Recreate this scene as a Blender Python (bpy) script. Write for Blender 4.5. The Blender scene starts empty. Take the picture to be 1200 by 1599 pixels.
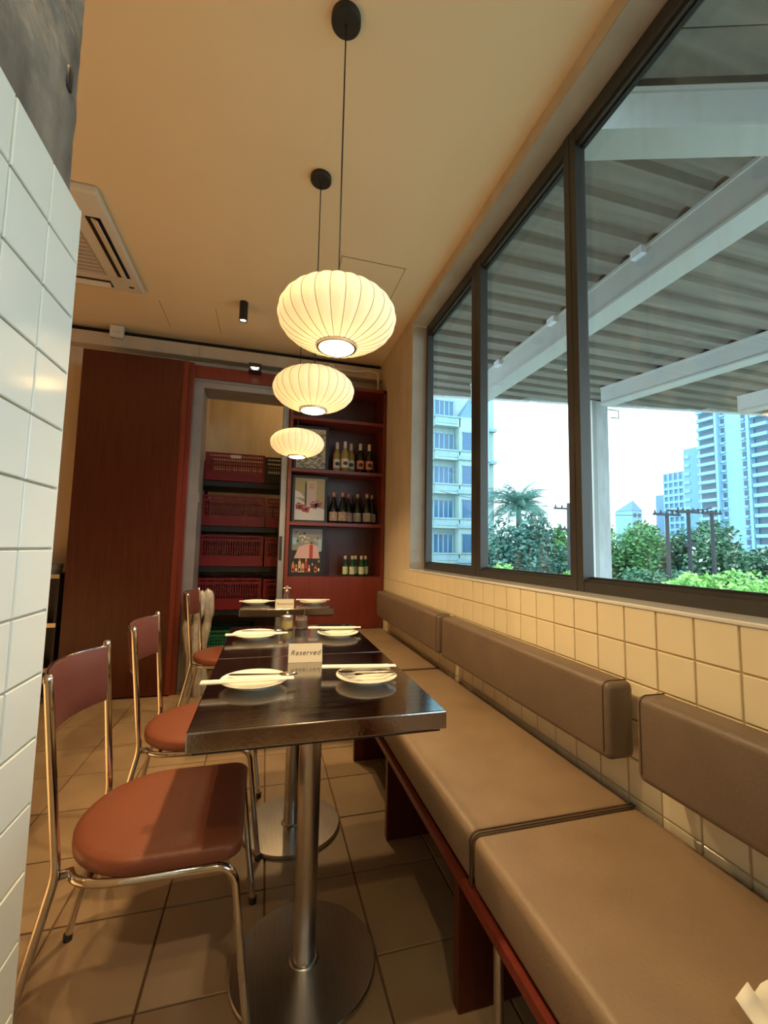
import bpy, bmesh, math, random
from math import sin, cos, pi, radians
from mathutils import Vector, Matrix, noise

random.seed(7)
SC = bpy.context.scene
COL = SC.collection

# ------------------------------------------------------------------ camera
CAM_H = 1.133
cam_d = bpy.data.cameras.new('camera'); cam = bpy.data.objects.new('camera', cam_d); COL.objects.link(cam)
cam_d.sensor_fit = 'VERTICAL'; cam_d.sensor_height = 24.0; cam_d.lens = 24.0 * 665.0 / 1599.0
cam_d.clip_start = 0.02; cam_d.clip_end = 1000
# rows: world X, Y, Z expressed in camera axes (right, down, forward)
_vY = Vector((415-600, 853-799.5, 665)).normalized()
_vX = Vector((3025-600, 903-799.5, 665)); _vX = (_vX - _vY*_vX.dot(_vY)).normalized()
_vZ = _vX.cross(_vY)
if _vZ.y > 0: _vZ = -_vZ
right = Vector((_vX.x, _vY.x, _vZ.x)); down = Vector((_vX.y, _vY.y, _vZ.y)); fwd = Vector((_vX.z, _vY.z, _vZ.z))
M = Matrix.Identity(4)
for i in range(3):
    M[i][0] = right[i]; M[i][1] = -down[i]; M[i][2] = -fwd[i]
M[2][3] = CAM_H
cam.matrix_world = M
SC.camera = cam

# ------------------------------------------------------------------ world, exposure
w = bpy.data.worlds.new('overcast_sky'); SC.world = w; w.use_nodes = True
wn = w.node_tree.nodes; wn.clear()
wo = wn.new('ShaderNodeOutputWorld'); wb = wn.new('ShaderNodeBackground')
wb.inputs['Color'].default_value = (0.72, 0.90, 1.0, 1); wb.inputs['Strength'].default_value = 4.0
w.node_tree.links.new(wb.outputs[0], wo.inputs[0])
SC.cycles.max_bounces = 8
SC.view_settings.view_transform = 'Standard'; SC.view_settings.look = 'None'
SC.view_settings.gamma = 1.0; SC.view_settings.use_curve_mapping = False
SC.view_settings.exposure = 0.22
WARM = (1.0, 0.68, 0.33)

# ------------------------------------------------------------------ helpers
def mat(name, col, rough=0.5, metal=0.0, spec=0.5, var=0.0, vscale=8.0, stretch=None, col2=None, bump=0.0, bscale=40.0,
        emit=None, estr=0.0, rvar=0.0, coat=0.0, lo=0.3, hi=0.7):
    m = bpy.data.materials.new(name); m.use_nodes = True
    nt = m.node_tree; b = nt.nodes['Principled BSDF']
    b.inputs['Roughness'].default_value = rough; b.inputs['Metallic'].default_value = metal
    b.inputs['Specular IOR Level'].default_value = spec
    b.inputs['Base Color'].default_value = (*col, 1)
    if coat: b.inputs['Coat Weight'].default_value = coat
    def coords(st):
        tc = nt.nodes.new('ShaderNodeTexCoord'); mp = nt.nodes.new('ShaderNodeMapping')
        nt.links.new(tc.outputs['Object'], mp.inputs['Vector'])
        if st: mp.inputs['Scale'].default_value = st
        return mp.outputs[0]
    if var or col2:
        c2 = col2 if col2 else tuple(max(0, c*(1-var)) for c in col)
        nz = nt.nodes.new('ShaderNodeTexNoise'); nz.inputs['Scale'].default_value = vscale; nz.inputs['Detail'].default_value = 6
        nt.links.new(coords(stretch), nz.inputs['Vector'])
        rp = nt.nodes.new('ShaderNodeValToRGB'); rp.color_ramp.elements[0].position = lo; rp.color_ramp.elements[1].position = hi
        rp.color_ramp.elements[0].color = (*c2, 1); rp.color_ramp.elements[1].color = (*col, 1)
        nt.links.new(nz.outputs[0], rp.inputs[0]); nt.links.new(rp.outputs[0], b.inputs['Base Color'])
        if rvar:
            mr = nt.nodes.new('ShaderNodeMapRange'); mr.inputs['To Min'].default_value = max(0, rough-rvar); mr.inputs['To Max'].default_value = rough+rvar
            nt.links.new(nz.outputs[0], mr.inputs[0]); nt.links.new(mr.outputs[0], b.inputs['Roughness'])
    if bump:
        nb = nt.nodes.new('ShaderNodeTexNoise'); nb.inputs['Scale'].default_value = bscale; nb.inputs['Detail'].default_value = 5
        nt.links.new(coords(stretch if bscale < 0 else None), nb.inputs['Vector'])
        bp = nt.nodes.new('ShaderNodeBump'); bp.inputs['Strength'].default_value = bump; bp.inputs['Distance'].default_value = 0.01
        nt.links.new(nb.outputs[0], bp.inputs['Height']); nt.links.new(bp.outputs[0], b.inputs['Normal'])
    if emit:
        b.inputs['Emission Color'].default_value = (*emit, 1); b.inputs['Emission Strength'].default_value = estr
    return m

def hide_ok(o): return o

class MB:
    def __init__(s): s.bm = bmesh.new()
    def _mi(s, faces, mi):
        for f in faces: f.material_index = mi
    def box(s, a, b, mi=0):
        x0,y0,z0 = a; x1,y1,z1 = b
        v = [s.bm.verts.new(p) for p in ((x0,y0,z0),(x1,y0,z0),(x1,y1,z0),(x0,y1,z0),(x0,y0,z1),(x1,y0,z1),(x1,y1,z1),(x0,y1,z1))]
        fs = [s.bm.faces.new([v[i] for i in q]) for q in ((0,3,2,1),(4,5,6,7),(0,1,5,4),(1,2,6,5),(2,3,7,6),(3,0,4,7))]
        s._mi(fs, mi); return s
    def rbox(s, a, b, r=0.01, seg=2, mi=0):
        t = bmesh.new()
        bmesh.ops.create_cube(t, size=1.0)
        for v in t.verts:
            for i in range(3): v.co[i] = (a[i]+b[i])/2 + v.co[i]*(b[i]-a[i])
        bmesh.ops.bevel(t, geom=t.edges[:], offset=r, segments=seg, profile=0.5, affect='EDGES', clamp_overlap=True)
        s.merge(t, mi); return s
    def merge(s, t, mi=0):
        mp = {v: s.bm.verts.new(v.co) for v in t.verts}
        for f in t.faces:
            g = s.bm.faces.new([mp[v] for v in f.verts]); g.material_index = mi
        t.free()
    def bar(s, p, q, wd, ht, up=(0,0,1), mi=0):
        p = Vector(p); q = Vector(q); d = (q-p); L = d.length; d.normalize(); u = Vector(up)
        sd = d.cross(u)
        if sd.length < 1e-5: sd = d.cross(Vector((1,0,0)))
        sd.normalize(); u = sd.cross(d).normalized()
        c = []
        for e in (p, q):
            for a_, b_ in ((-1,-1),(1,-1),(1,1),(-1,1)):
                c.append(s.bm.verts.new(e + sd*a_*wd/2 + u*b_*ht/2))
        fs = [s.bm.faces.new([c[i] for i in k]) for k in ((3,2,1,0),(4,5,6,7),(0,1,5,4),(1,2,6,5),(2,3,7,6),(3,0,4,7))]
        s._mi(fs, mi); return s
    def tube(s, pts, r, n=10, mi=0, caps=True):
        pts = [Vector(p) for p in pts]
        if not hasattr(r, '__len__'): r = [r]*len(pts)
        T = []
        for i in range(len(pts)):
            a = pts[max(0,i-1)]; b = pts[min(len(pts)-1,i+1)]; T.append((b-a).normalized())
        u = T[0].orthogonal().normalized(); rings = []
        for i, p in enumerate(pts):
            u = (u - T[i]*u.dot(T[i])); u.normalize(); v = T[i].cross(u)
            rings.append([s.bm.verts.new(p + (u*cos(2*pi*k/n) + v*sin(2*pi*k/n))*r[i]) for k in range(n)])
        fs = []
        for i in range(len(rings)-1):
            for k in range(n):
                fs.append(s.bm.faces.new([rings[i][k], rings[i][(k+1)%n], rings[i+1][(k+1)%n], rings[i+1][k]]))
        if caps:
            fs.append(s.bm.faces.new(rings[0][::-1])); fs.append(s.bm.faces.new(rings[-1]))
        s._mi(fs, mi); return s
    def lathe(s, prof, n=24, mi=0, c=(0,0,0), close=True):
        rings = []
        for r, z in prof:
            if r < 1e-6: rings.append([s.bm.verts.new((c[0], c[1], c[2]+z))])
            else: rings.append([s.bm.verts.new((c[0]+r*cos(2*pi*k/n), c[1]+r*sin(2*pi*k/n), c[2]+z)) for k in range(n)])
        fs = []
        for a, b in zip(rings, rings[1:]):
            for k in range(n):
                k2 = (k+1) % n
                if len(a) == 1 and len(b) == 1: continue
                if len(a) == 1: fs.append(s.bm.faces.new([a[0], b[k2], b[k]]))
                elif len(b) == 1: fs.append(s.bm.faces.new([a[k], a[k2], b[0]]))
                else: fs.append(s.bm.faces.new([a[k], a[k2], b[k2], b[k]]))
        s._mi(fs, mi); return s
    def prism(s, poly, z0, z1, mi=0):
        a = [s.bm.verts.new((x,y,z0)) for x,y in poly]; b = [s.bm.verts.new((x,y,z1)) for x,y in poly]
        n = len(poly); fs = [s.bm.faces.new(a[::-1]), s.bm.faces.new(b)]
        for i in range(n): fs.append(s.bm.faces.new([a[i], a[(i+1)%n], b[(i+1)%n], b[i]]))
        s._mi(fs, mi); return s
    def quad(s, pts, mi=0):
        f = s.bm.faces.new([s.bm.verts.new(p) for p in pts]); f.material_index = mi; return s
    def mesh(s, name, mats, smooth=None, fix=True):
        if fix: bmesh.ops.recalc_face_normals(s.bm, faces=s.bm.faces[:])
        me = bpy.data.meshes.new(name); s.bm.to_mesh(me); s.bm.free()
        if not isinstance(mats, (list, tuple)): mats = [mats]
        for m in mats: me.materials.append(m)
        if smooth is not None:
            me.polygons.foreach_set('use_smooth', [True]*len(me.polygons))
            me.set_sharp_from_angle(angle=radians(smooth))
        return me
    def build(s, name, mats, parent=None, smooth=None, loc=None, rot=None, fix=True):
        return link(name, s.mesh(name, mats, smooth, fix), parent, loc, rot)

def link(name, me, parent=None, loc=None, rot=None):
    o = bpy.data.objects.new(name, me); COL.objects.link(o)
    if parent: o.parent = parent
    if loc: o.location = loc
    if rot: o.rotation_euler = rot
    return o
def tag(o, label=None, cat=None, group=None, kind=None):
    if label: o['label'] = label
    if cat: o['category'] = cat
    if group: o['group'] = group
    if kind: o['kind'] = kind
    return o
def thing(name, label, cat, loc=(0,0,0), rz=0, group=None, kind=None):
    o = bpy.data.objects.new(name, None); COL.objects.link(o); o.empty_display_size = 0.05
    o.location = loc; o.rotation_euler = (0,0,rz)
    return tag(o, label, cat, group, kind)
def copy_tree(o, parent=None):
    c = o.copy(); COL.objects.link(c); c.parent = parent
    for ch in list(o.children): copy_tree(ch, c)
    return c
def arc(c, r, a0, a1, n, plane='xz'):
    out = []
    for i in range(n+1):
        a = a0 + (a1-a0)*i/n
        if plane == 'xz': out.append((c[0]+r*cos(a), c[1], c[2]+r*sin(a)))
        elif plane == 'xy': out.append((c[0]+r*cos(a), c[1]+r*sin(a), c[2]))
        else: out.append((c[0], c[1]+r*cos(a), c[2]+r*sin(a)))
    return out
def lamp_light(name, kind, loc, energy, parent=None, color=WARM, size=0.03, spot=None, blend=0.5, aim=None):
    d = bpy.data.lights.new(name, kind); d.energy = energy; d.color = color; d.shadow_soft_size = size
    o = bpy.data.objects.new(name, d); COL.objects.link(o); o.location = loc
    if kind == 'SPOT': d.spot_size = radians(spot); d.spot_blend = blend
    if aim is not None: o.rotation_euler = (Vector(aim)-Vector(loc)).to_track_quat('-Z','Y').to_euler()
    if parent: o.parent = parent
    return o

# ------------------------------------------------------------------ materials
M_tile = mat('glazed_cream_tile', (0.80,0.70,0.48), 0.16, var=0.06, vscale=3)
M_tile_day = mat('glazed_tile_daylit', (0.82,0.86,0.81), 0.14, var=0.05, vscale=3)  # same cream tile as right wall, cool window daylight tinted into it
M_grout = mat('tan_grout', (0.50,0.38,0.22), 0.9, bump=0.2)
M_grout_w = mat('grey_beige_grout', (0.42,0.38,0.30), 0.9, bump=0.2)
M_floor = mat('terracotta_beige_floor_tile', (0.37,0.262,0.158), 0.40, col2=(0.28,0.195,0.115), vscale=4, bump=0.08, bscale=60)
M_fgrout = mat('brown_floor_grout', (0.16,0.09,0.05), 0.9)
M_ceil = mat('painted_plaster_ceiling', (0.88,0.74,0.52), 0.9, var=0.05, vscale=1.2)
M_wall = mat('limewash_plaster', (0.66,0.55,0.40), 0.85, col2=(0.54,0.44,0.31), vscale=3, stretch=(2,2,0.6), bump=0.25, bscale=25)
M_reveal = mat('raw_cement_reveal', (0.50,0.45,0.37), 0.85, col2=(0.40,0.35,0.29), vscale=5, bump=0.25, bscale=30)
M_conc = mat('rough_dark_concrete', (0.26,0.225,0.185), 0.85, col2=(0.10,0.085,0.07), vscale=8, stretch=(1,1.6,0.7), bump=0.7, bscale=14)
M_wood = mat('mahogany_veneer', (0.085,0.016,0.006), 0.32, col2=(0.062,0.010,0.004), vscale=5, stretch=(9,9,0.6), lo=0.35, hi=0.65)
M_wood2 = mat('cherry_red_veneer', (0.19,0.030,0.016), 0.34, col2=(0.14,0.022,0.012), vscale=5, stretch=(9,9,0.6))
M_frame = mat('dark_bronze_aluminium', (0.060,0.056,0.052), 0.42, metal=0.3)
M_gasket = mat('black_gasket', (0.012,0.012,0.012), 0.6)
M_sill = mat('polished_sill', (0.70,0.68,0.62), 0.10)
M_steel = mat('brushed_stainless', (0.60,0.57,0.53), 0.30, metal=1.0, var=0.18, vscale=6, stretch=(60,2,60), rvar=0.05)
M_top = mat('scuffed_stainless_top', (0.47,0.44,0.42), 0.11, metal=1.0, var=0.25, vscale=9, stretch=(1.2,14,1), rvar=0.07, bump=0.02, bscale=120)
M_chrome = mat('polished_chrome', (0.70,0.68,0.65), 0.09, metal=1.0)
M_galv = mat('galvanised_door_frame', (0.38,0.37,0.36), 0.45, metal=0.6, var=0.2, vscale=6)
M_vinyl = mat('rust_brown_vinyl', (0.21,0.062,0.030), 0.42, var=0.12, vscale=5, bump=0.08, bscale=180)
M_vinyl_b = mat('maroon_brown_vinyl', (0.13,0.040,0.032), 0.40, var=0.12, vscale=5, bump=0.08, bscale=180)
M_seat = mat('tan_brown_leatherette', (0.250,0.172,0.106), 0.5, col2=(0.205,0.138,0.083), vscale=7, bump=0.12, bscale=160)
M_back = mat('shaded_leatherette', (0.150,0.105,0.072), 0.5, col2=(0.125,0.086,0.058), vscale=7, bump=0.12, bscale=160)  # same leather as the seats, darkened for the weaker light on the backs
M_welt = mat('dark_brown_welt', (0.075,0.042,0.022), 0.6)
M_black = mat('matt_black_metal', (0.012,0.012,0.013), 0.45)
M_blackp = mat('black_plastic', (0.018,0.018,0.020), 0.4)
M_white = mat('white_abs_plastic', (0.72,0.68,0.60), 0.45)
M_china = mat('ivory_china', (0.82,0.79,0.68), 0.14)
M_paper = mat('white_paper', (0.84,0.81,0.72), 0.8)
M_card = mat('cream_card', (0.60,0.54,0.40), 0.7)
M_ink = mat('dark_ink', (0.05,0.04,0.03), 0.7)

# ------------------------------------------------------------------ room shell
CEIL = 2.92; XW = 1.02; YB = 3.95
def struct(name, mb, m, label, smooth=None, parent=None):
    o = mb.build(name, m, parent, smooth)
    if not parent: tag(o, label, None, kind='structure')
    return o
# floor: grout bed + individual tiles
fl = struct('floor', MB().box((-3.3,-2.3,-0.12),(XW,YB,-0.006)).box((-0.66,YB,-0.12),(1.02,4.90,-0.006)), M_fgrout, 'beige tiled floor with dark grout joints')
PX, PY = 0.302, 0.315
def tile_mesh(name, sx, sy, t, ch, m, side=0):   # lies in xy, face +z, chamfered rim
    b = MB(); x, y = sx/2, sy/2
    lo = [b.bm.verts.new(p) for p in ((-x,-y,-t),(x,-y,-t),(x,y,-t),(-x,y,-t))]
    md = [b.bm.verts.new(p) for p in ((-x,-y,-ch),(x,-y,-ch),(x,y,-ch),(-x,y,-ch))]
    x -= ch; y -= ch
    tp = [b.bm.verts.new(p) for p in ((-x,-y,0),(x,-y,0),(x,y,0),(-x,y,0))]
    for A, B in ((lo, md), (md, tp)):
        for i in range(4): b.bm.faces.new([A[i], A[(i+1)%4], B[(i+1)%4], B[i]])
    b.bm.faces.new(tp); b.bm.faces.new(lo[::-1])
    me = b.mesh(name, m)
    if side:      # stand the tile up: face to +x (side 1) or -x (side -1), its x runs along y, its y runs up
        me.transform(Matrix(((0,0,side,0),(side,0,0,0),(0,1,0,0),(0,0,0,1))))
    return me
ftile = tile_mesh('floor_tile', PX-0.006, PY-0.006, 0.008, 0.0015, M_floor)
rnd = random.Random(3)
for i in range(-10, 3):
    for j in range(-6, 9):
        cx = 0.345 + PX*(i-0.5); cy = 1.245 + PY*(j+0.5)
        if cx-PX/2 < -3.3 or cx+PX/2 > XW+0.26 or cy+PY/2 > YB+0.12 or cy < -0.9: continue
        o = link('floor_tile', ftile, fl, (cx, cy, 0.0 + rnd.uniform(-0.0006,0.0006)), (rnd.uniform(-.0015,.0015), rnd.uniform(-.0015,.0015), rnd.choice((0,pi))))
# ceiling + access hatch + board joints
ce = struct('ceiling', MB().box((-3.3,-2.3,CEIL),(1.03,YB,CEIL+0.12)), M_ceil, 'warm cream plastered ceiling above the tables')
hb = MB()
hb.box((0.384,2.465,CEIL-0.003),(0.787,2.87,CEIL+0.001)); hb.build('access_panel', M_ceil, ce)
gm = MB()
for a, b in (((0.378,2.459),(0.793,2.464)),((0.378,2.871),(0.793,2.876)),((0.378,2.459),(0.383,2.876)),((0.788,2.459),(0.793,2.876))):
    gm.box((a[0],a[1],CEIL-0.0012),(b[0],b[1],CEIL+0.001))
gm.build('access_panel_gap', mat('hatch_gap', (0.36,0.27,0.17), 0.9), ce)
for x in (-0.83,-0.439):
    MB().box((x-0.002,3.33,CEIL-0.001),(x+0.002,3.73,CEIL+0.001)).build('board_joint', bpy.data.materials['hatch_gap'], ce)
# right wall: dado below window, pier at the back, lintel, plus pier behind the camera
DZ = 0.985
WY0, WY1 = -1.6, 2.97      # window opening in y
WZ1 = 2.85
mb = MB(); mb.box((XW+0.008,-2.3,-0.12),(1.176,YB,DZ-0.01))
mb.box((XW,WY1,DZ-0.01),(1.176,YB,CEIL)); mb.box((XW,-2.3,DZ-0.01),(1.176,WY0,CEIL)); mb.box((XW,WY0,WZ1),(1.176,WY1,CEIL))
mb.box((XW,-2.3,CEIL),(1.176,YB,CEIL+0.3))
wr = struct('wall_right', mb, M_wall, 'limewashed plaster wall around the big window, tiled below the sill')
# grout bed of the dado
MB().box((XW+0.004,-0.6,0.0),(XW+0.012,YB,DZ-0.011)).build('grout_bed', M_grout, wr)
MB().box((XW+0.001,WY1-0.003,WZ1-1.865),(1.135,WY1+0.001,WZ1)).build('jamb_lining', M_reveal, wr)
MB().box((XW+0.001,WY0,WZ1-0.003),(1.135,WY1,WZ1+0.001)).build('soffit_lining', M_reveal, wr)
rt = tile_mesh('wall_tile', 0.1055-0.005, 0.105-0.005, 0.009, 0.0015, M_tile, -1)
for k in range(40):
    yc = 1.245 + 0.1055*(k-14) - 0.05275
    if yc > YB-0.1 or yc < -0.4: continue
    for r in range(6):
        if yc > 3.62 and r > 5: continue
        zc = 0.98 - 0.105*(r+0.5)
        link('wall_tile', rt, wr, (XW+rnd.uniform(-.0005,.0005), yc, zc), (0, rnd.uniform(-.004,.004), rnd.uniform(-.004,.004)))
# sill
struct('trim_1', MB().rbox((XW-0.004,WY0,DZ-0.008),(1.176,WY1,DZ+0.004),0.003,1), M_sill, 'pale polished window sill above the yellow tiles')
# left partition: tiled dado, raw concrete column above
XL = -0.348; YE = 0.85; ZT = 1.734
pl = struct('wall_left', MB().box((-0.78,-2.3,0.0),(XL-0.006,YE-0.004,ZT-0.002)), M_grout_w, 'partition clad in glossy cream-white square tiles beside the chairs, tinted for daylight')
lt = tile_mesh('wall_tile', 0.1045-0.004, 0.102-0.004, 0.009, 0.0015, M_tile_day, 1)
for k in range(16):
    yc = YE - 0.1045*(k+0.5)
    for r in range(17):
        zc = ZT - 0.102*(r+0.5)
        link('wall_tile', lt, pl, (XL+rnd.uniform(-.0004,.0004), yc, zc), (0, rnd.uniform(-.003,.003), rnd.uniform(-.003,.003)))
MB().box((XL-0.010,YE-0.003,0.0),(XL-0.0005,YE+0.001,ZT)).build('corner_trim', M_tile_day, pl)
MB().box((-0.78,YE-0.004,0.0),(XL-0.010,YE,ZT)).build('end_render', M_wall, pl)
# rough concrete column
b = MB()
N1, N2 = 26, 40
def conc_grid(f0, nu, nv, flip=False):
    g = [[b.bm.verts.new(f0(i/nu, j/nv)) for j in range(nv+1)] for i in range(nu+1)]
    for i in range(nu):
        for j in range(nv):
            b.bm.faces.new([g[i][j], g[i+1][j], g[i+1][j+1], g[i][j+1]])
def cface(u, v):
    y = -2.3 + (YE-0.012+2.3)*u; z = ZT + (CEIL-ZT)*v
    n = noise.noise(Vector((3.0, y*6, z*3)))*0.006 + noise.noise(Vector((1.0, y*25, z*18)))*0.0025
    return (XL-0.018+n, y + (0.006*noise.noise(Vector((0,9,z*22))) if u == 1 else 0), z)
def cend(u, v):
    z = ZT + (CEIL-ZT)*v
    if u == 0: return cface(1, v)
    return (XL-0.018-0.44*u, YE-0.012+0.006*noise.noise(Vector((0,9,z*22)))+ (0.004*noise.noise(Vector((u*8,2,z*9)))), z)
conc_grid(cface, 160, 60); conc_grid(cend, 20, 60)
wc = struct('wall_column', b, M_conc, 'rough dark grey concrete column above the daylight-tinted tiles', smooth=60)
MB().rbox((XL-0.026,0.789,1.914),(XL-0.0105,0.807,1.954),0.004,2).build('tie_hole', M_black, wc, smooth=40)
# back wall with the storeroom doorway
mb = MB(); mb.box((-3.3,YB,-0.12),(-0.64,YB+0.12,CEIL+0.1)); mb.box((0.13,YB,-0.12),(1.30,YB+0.12,CEIL+0.1)); mb.box((-0.64,YB,2.46),(0.13,YB+0.12,CEIL+0.1))
struct('wall_back', mb, M_wall, 'cream plaster back wall above the storeroom doorway')
struct('wall_side', MB().box((-3.42,-2.3,-0.12),(-3.3,YB+0.1,CEIL+0.1)), M_wall, 'plaster wall on the far left side of the room')
struct('wall_front', MB().box((-3.42,-2.42,-0.12),(1.30,-2.3,CEIL+0.1)), M_wall, 'plaster wall behind the viewpoint')
# storeroom
M_store = mat('storeroom_plaster', (0.66,0.56,0.40), 0.9, col2=(0.56,0.47,0.33), vscale=3, stretch=(4,4,1), bump=0.3, bscale=12)
mb = MB(); mb.box((-0.76,YB+0.12,-0.12),(-0.64,4.95,3.0)); mb.box((-0.76,4.85,-0.12),(1.14,4.97,3.0)); mb.box((1.02,YB+0.12,-0.12),(1.14,4.95,3.0)); mb.box((-0.76,YB+0.12,2.9),(1.14,4.97,3.0))
struct('wall_storeroom', mb, M_store, 'pale plaster walls of the small storeroom behind the doorway')
# boxed conduit along the back wall
cd = struct('trim_2', MB().rbox((-3.3,YB-0.10,2.745),(XW,YB,2.855),0.004,1), M_wall, 'cream boxed-in beam along the top of the back wall')
MB().box((-3.3,YB-0.012,2.865),(XW,YB,CEIL)).build('shadow_gap', M_black, cd)  # black strip painted for the shade above the beam
for x in (-0.62,0.35): MB().box((x-0.0015,YB-0.102,2.745),(x+0.0015,YB-0.099,2.855)).build('board_joint', bpy.data.materials['hatch_gap'], cd)

# ------------------------------------------------------------------ windows
M_glass = bpy.data.materials.new('window_glass'); M_glass.use_nodes = True
nt = M_glass.node_tree; nt.nodes.clear()
o_ = nt.nodes.new('ShaderNodeOutputMaterial'); tr = nt.nodes.new('ShaderNodeBsdfTransparent'); gl = nt.nodes.new('ShaderNodeBsdfGlossy')
tr.inputs[0].default_value = (0.95,0.985,0.99,1); gl.inputs['Roughness'].default_value = 0.02
lw = nt.nodes.new('ShaderNodeLayerWeight'); lw.inputs['Blend'].default_value = 0.5
pw = nt.nodes.new('ShaderNodeMath'); pw.operation = 'POWER'; pw.inputs[1].default_value = 4.0
nt.links.new(lw.outputs['Facing'], pw.inputs[0])
fr = nt.nodes.new('ShaderNodeMapRange'); fr.inputs['To Min'].default_value = 0.03; fr.inputs['To Max'].default_value = 0.45
nt.links.new(pw.outputs[0], fr.inputs[0])
mx = nt.nodes.new('ShaderNodeMixShader')
df = nt.nodes.new('ShaderNodeBsdfDiffuse'); df.inputs[0].default_value = (0.75,0.85,0.9,1)
tc = nt.nodes.new('ShaderNodeTexCoord'); mp = nt.nodes.new('ShaderNodeMapping'); mp.inputs['Scale'].default_value = (1,3,0.8)
nz = nt.nodes.new('ShaderNodeTexNoise'); nz.inputs['Scale'].default_value = 7; nz.inputs['Detail'].default_value = 8
rp = nt.nodes.new('ShaderNodeMapRange'); rp.inputs['From Min'].default_value = 0.5; rp.inputs['From Max'].default_value = 0.85; rp.inputs['To Max'].default_value = 0.10
mx2 = nt.nodes.new('ShaderNodeMixShader')
L_ = nt.links.new
L_(tc.outputs['Object'], mp.inputs[0]); L_(mp.outputs[0], nz.inputs['Vector']); L_(nz.outputs[0], rp.inputs[0])
L_(rp.outputs[0], mx2.inputs[0]); L_(tr.outputs[0], mx2.inputs[1]); L_(df.outputs[0], mx2.inputs[2])
L_(fr.outputs[0], mx.inputs[0]); L_(mx2.outputs[0], mx.inputs[1]); L_(gl.outputs[0], mx.inputs[2]); L_(mx.outputs[0], o_.inputs[0])
XF = 1.13; FD = 0.045
Z0, Z1 = DZ+0.004, WZ1-0.012
def window(n, y0, y1, label, jambs):
    t = thing('window_%d' % n, label, None, (XF, (y0+y1)/2, Z0), kind='structure')
    a, c = y0-(y0+y1)/2, y1-(y0+y1)/2; H = Z1-Z0
    # rails with a stepped section
    for nm, z0, z1 in (('bottom_rail', 0, 0.036), ('top_rail', H-0.06, H)):
        q = MB().box((0,a,z0),(FD,c,z1))
        if nm[0] == 'b': q.box((0.012,a,z1),(FD,c,z1+0.010))
        else: q.box((0.012,a,z0-0.016),(FD,c,z0))
        q.build(nm, M_frame, t)
    for nm, ya, yb, sgn in jambs:
        ya -= (y0+y1)/2; yb -= (y0+y1)/2
        MB().box((-0.004 if sgn else -0.002,ya,0),(FD,yb,H)).build(nm, M_frame, t)
    MB().box((0.034,a+0.004,0.03),(0.040,c-0.004,H-0.05)).build('pane', M_glass, t)
    g = MB()
    for z in (0.046, H-0.084): g.box((0.028,a,z),(0.046,c,z+0.008))
    g.build('gasket', M_gasket, t)
    return t
window(1, 2.155, 2.955, 'narrow far window pane showing the cream apartment block', [('stile',2.922,2.955,0),('mullion',2.155,2.205,1)])
window(2, 1.355, 2.155, 'middle window pane showing the palm tree', [('stile',2.102,2.155,0),('mullion',1.355,1.387,1)])
window(3, -1.58, 1.355, 'large near window pane showing the white tower', [('stile',1.322,1.355,0),('stile',-1.58,-1.50,0)])

# ------------------------------------------------------------------ sliding door, doorway frame
d1 = thing('door_1', 'tall plain mahogany sliding door panel beside the storeroom doorway', None, (-1.02,3.62,0), kind='structure')
MB().rbox((-0.368,-0.02,0.012),(0.365,0.02,2.598),0.002,1).build('door_leaf', M_wood, d1)
MB().box((0.335,-0.024,0.012),(0.37,-0.018,2.598)).build('edge_strip', M_wood2, d1)
tf = thing('door_2', 'steel and mahogany frame of the open storeroom doorway', None, (-0.22,3.70,0), kind='structure')
MB().box((-0.435,-0.08,0),(-0.395,0.25,2.60)).build('wooden_jamb', M_wood2, tf)
MB().box((-0.395,-0.04,2.50),(0.375,0.25,2.60)).build('wooden_header', M_wood2, tf)
g = MB(); g.box((-0.395,0.0,0),(-0.325,0.25,2.43)); g.box((-0.395,-0.012,0),(-0.378,0.0,2.43)); g.build('steel_jamb', M_galv, tf)
g = MB(); g.box((0.325,0.0,0),(0.372,0.25,2.43)); g.build('steel_jamb', M_galv, tf)
g = MB(); g.box((-0.395,0.0,2.43),(0.372,0.25,2.50)); g.box((-0.395,-0.012,2.478),(0.372,0.0,2.50)); g.build('steel_header', M_galv, tf)
MB().rbox((-0.327,0.03,1.48),(-0.318,0.06,1.56),0.002,1).build('strike_plate', M_steel, tf)
MB().rbox((0.330,-0.012,1.02),(0.352,0.001,1.22),0.002,1).build('pull_handle', M_black, tf)

# ------------------------------------------------------------------ outside canopy
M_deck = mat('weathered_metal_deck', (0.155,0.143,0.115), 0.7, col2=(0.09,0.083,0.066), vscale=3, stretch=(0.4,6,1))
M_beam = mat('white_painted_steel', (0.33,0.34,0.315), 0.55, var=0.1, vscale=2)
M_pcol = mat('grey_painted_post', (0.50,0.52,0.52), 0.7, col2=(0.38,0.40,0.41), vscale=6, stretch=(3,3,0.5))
ca = thing('entrance_canopy', 'white steel framed canopy with corrugated metal deck outside the window', 'canopy', (1.35,5.3,-6.0))
OX, OY, OZ = 1.35, 5.3, -6.0
def L3(p): return (p[0]-OX, p[1]-OY, p[2]-OZ)
ZD = 3.40
def edge_y(x): return 5.60 - (x-3.0)*0.165           # far edge of the canopy in plan
b = MB()
y = 1.62; pitch = 0.24
prof = []
while y < 6.2:
    prof += [(y, 0.0), (y+0.13, 0.0), (y+0.155, 0.045), (y+0.215, 0.045)]
    y += pitch
xs = [1.31 + 0.55*i for i in range(17)]
for (ya, za), (yb, zb) in zip(prof, prof[1:]):
    for xa, xb in zip(xs, xs[1:]):
        if max(ya, yb) > max(edge_y(xa), edge_y(xb)) - 0.01: continue
        b.quad([L3((xa,ya,ZD+za)), L3((xb,ya,ZD+za)), L3((xb,yb,ZD+zb)), L3((xa,yb,ZD+zb))])
b.build('deck', M_deck, ca)
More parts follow.
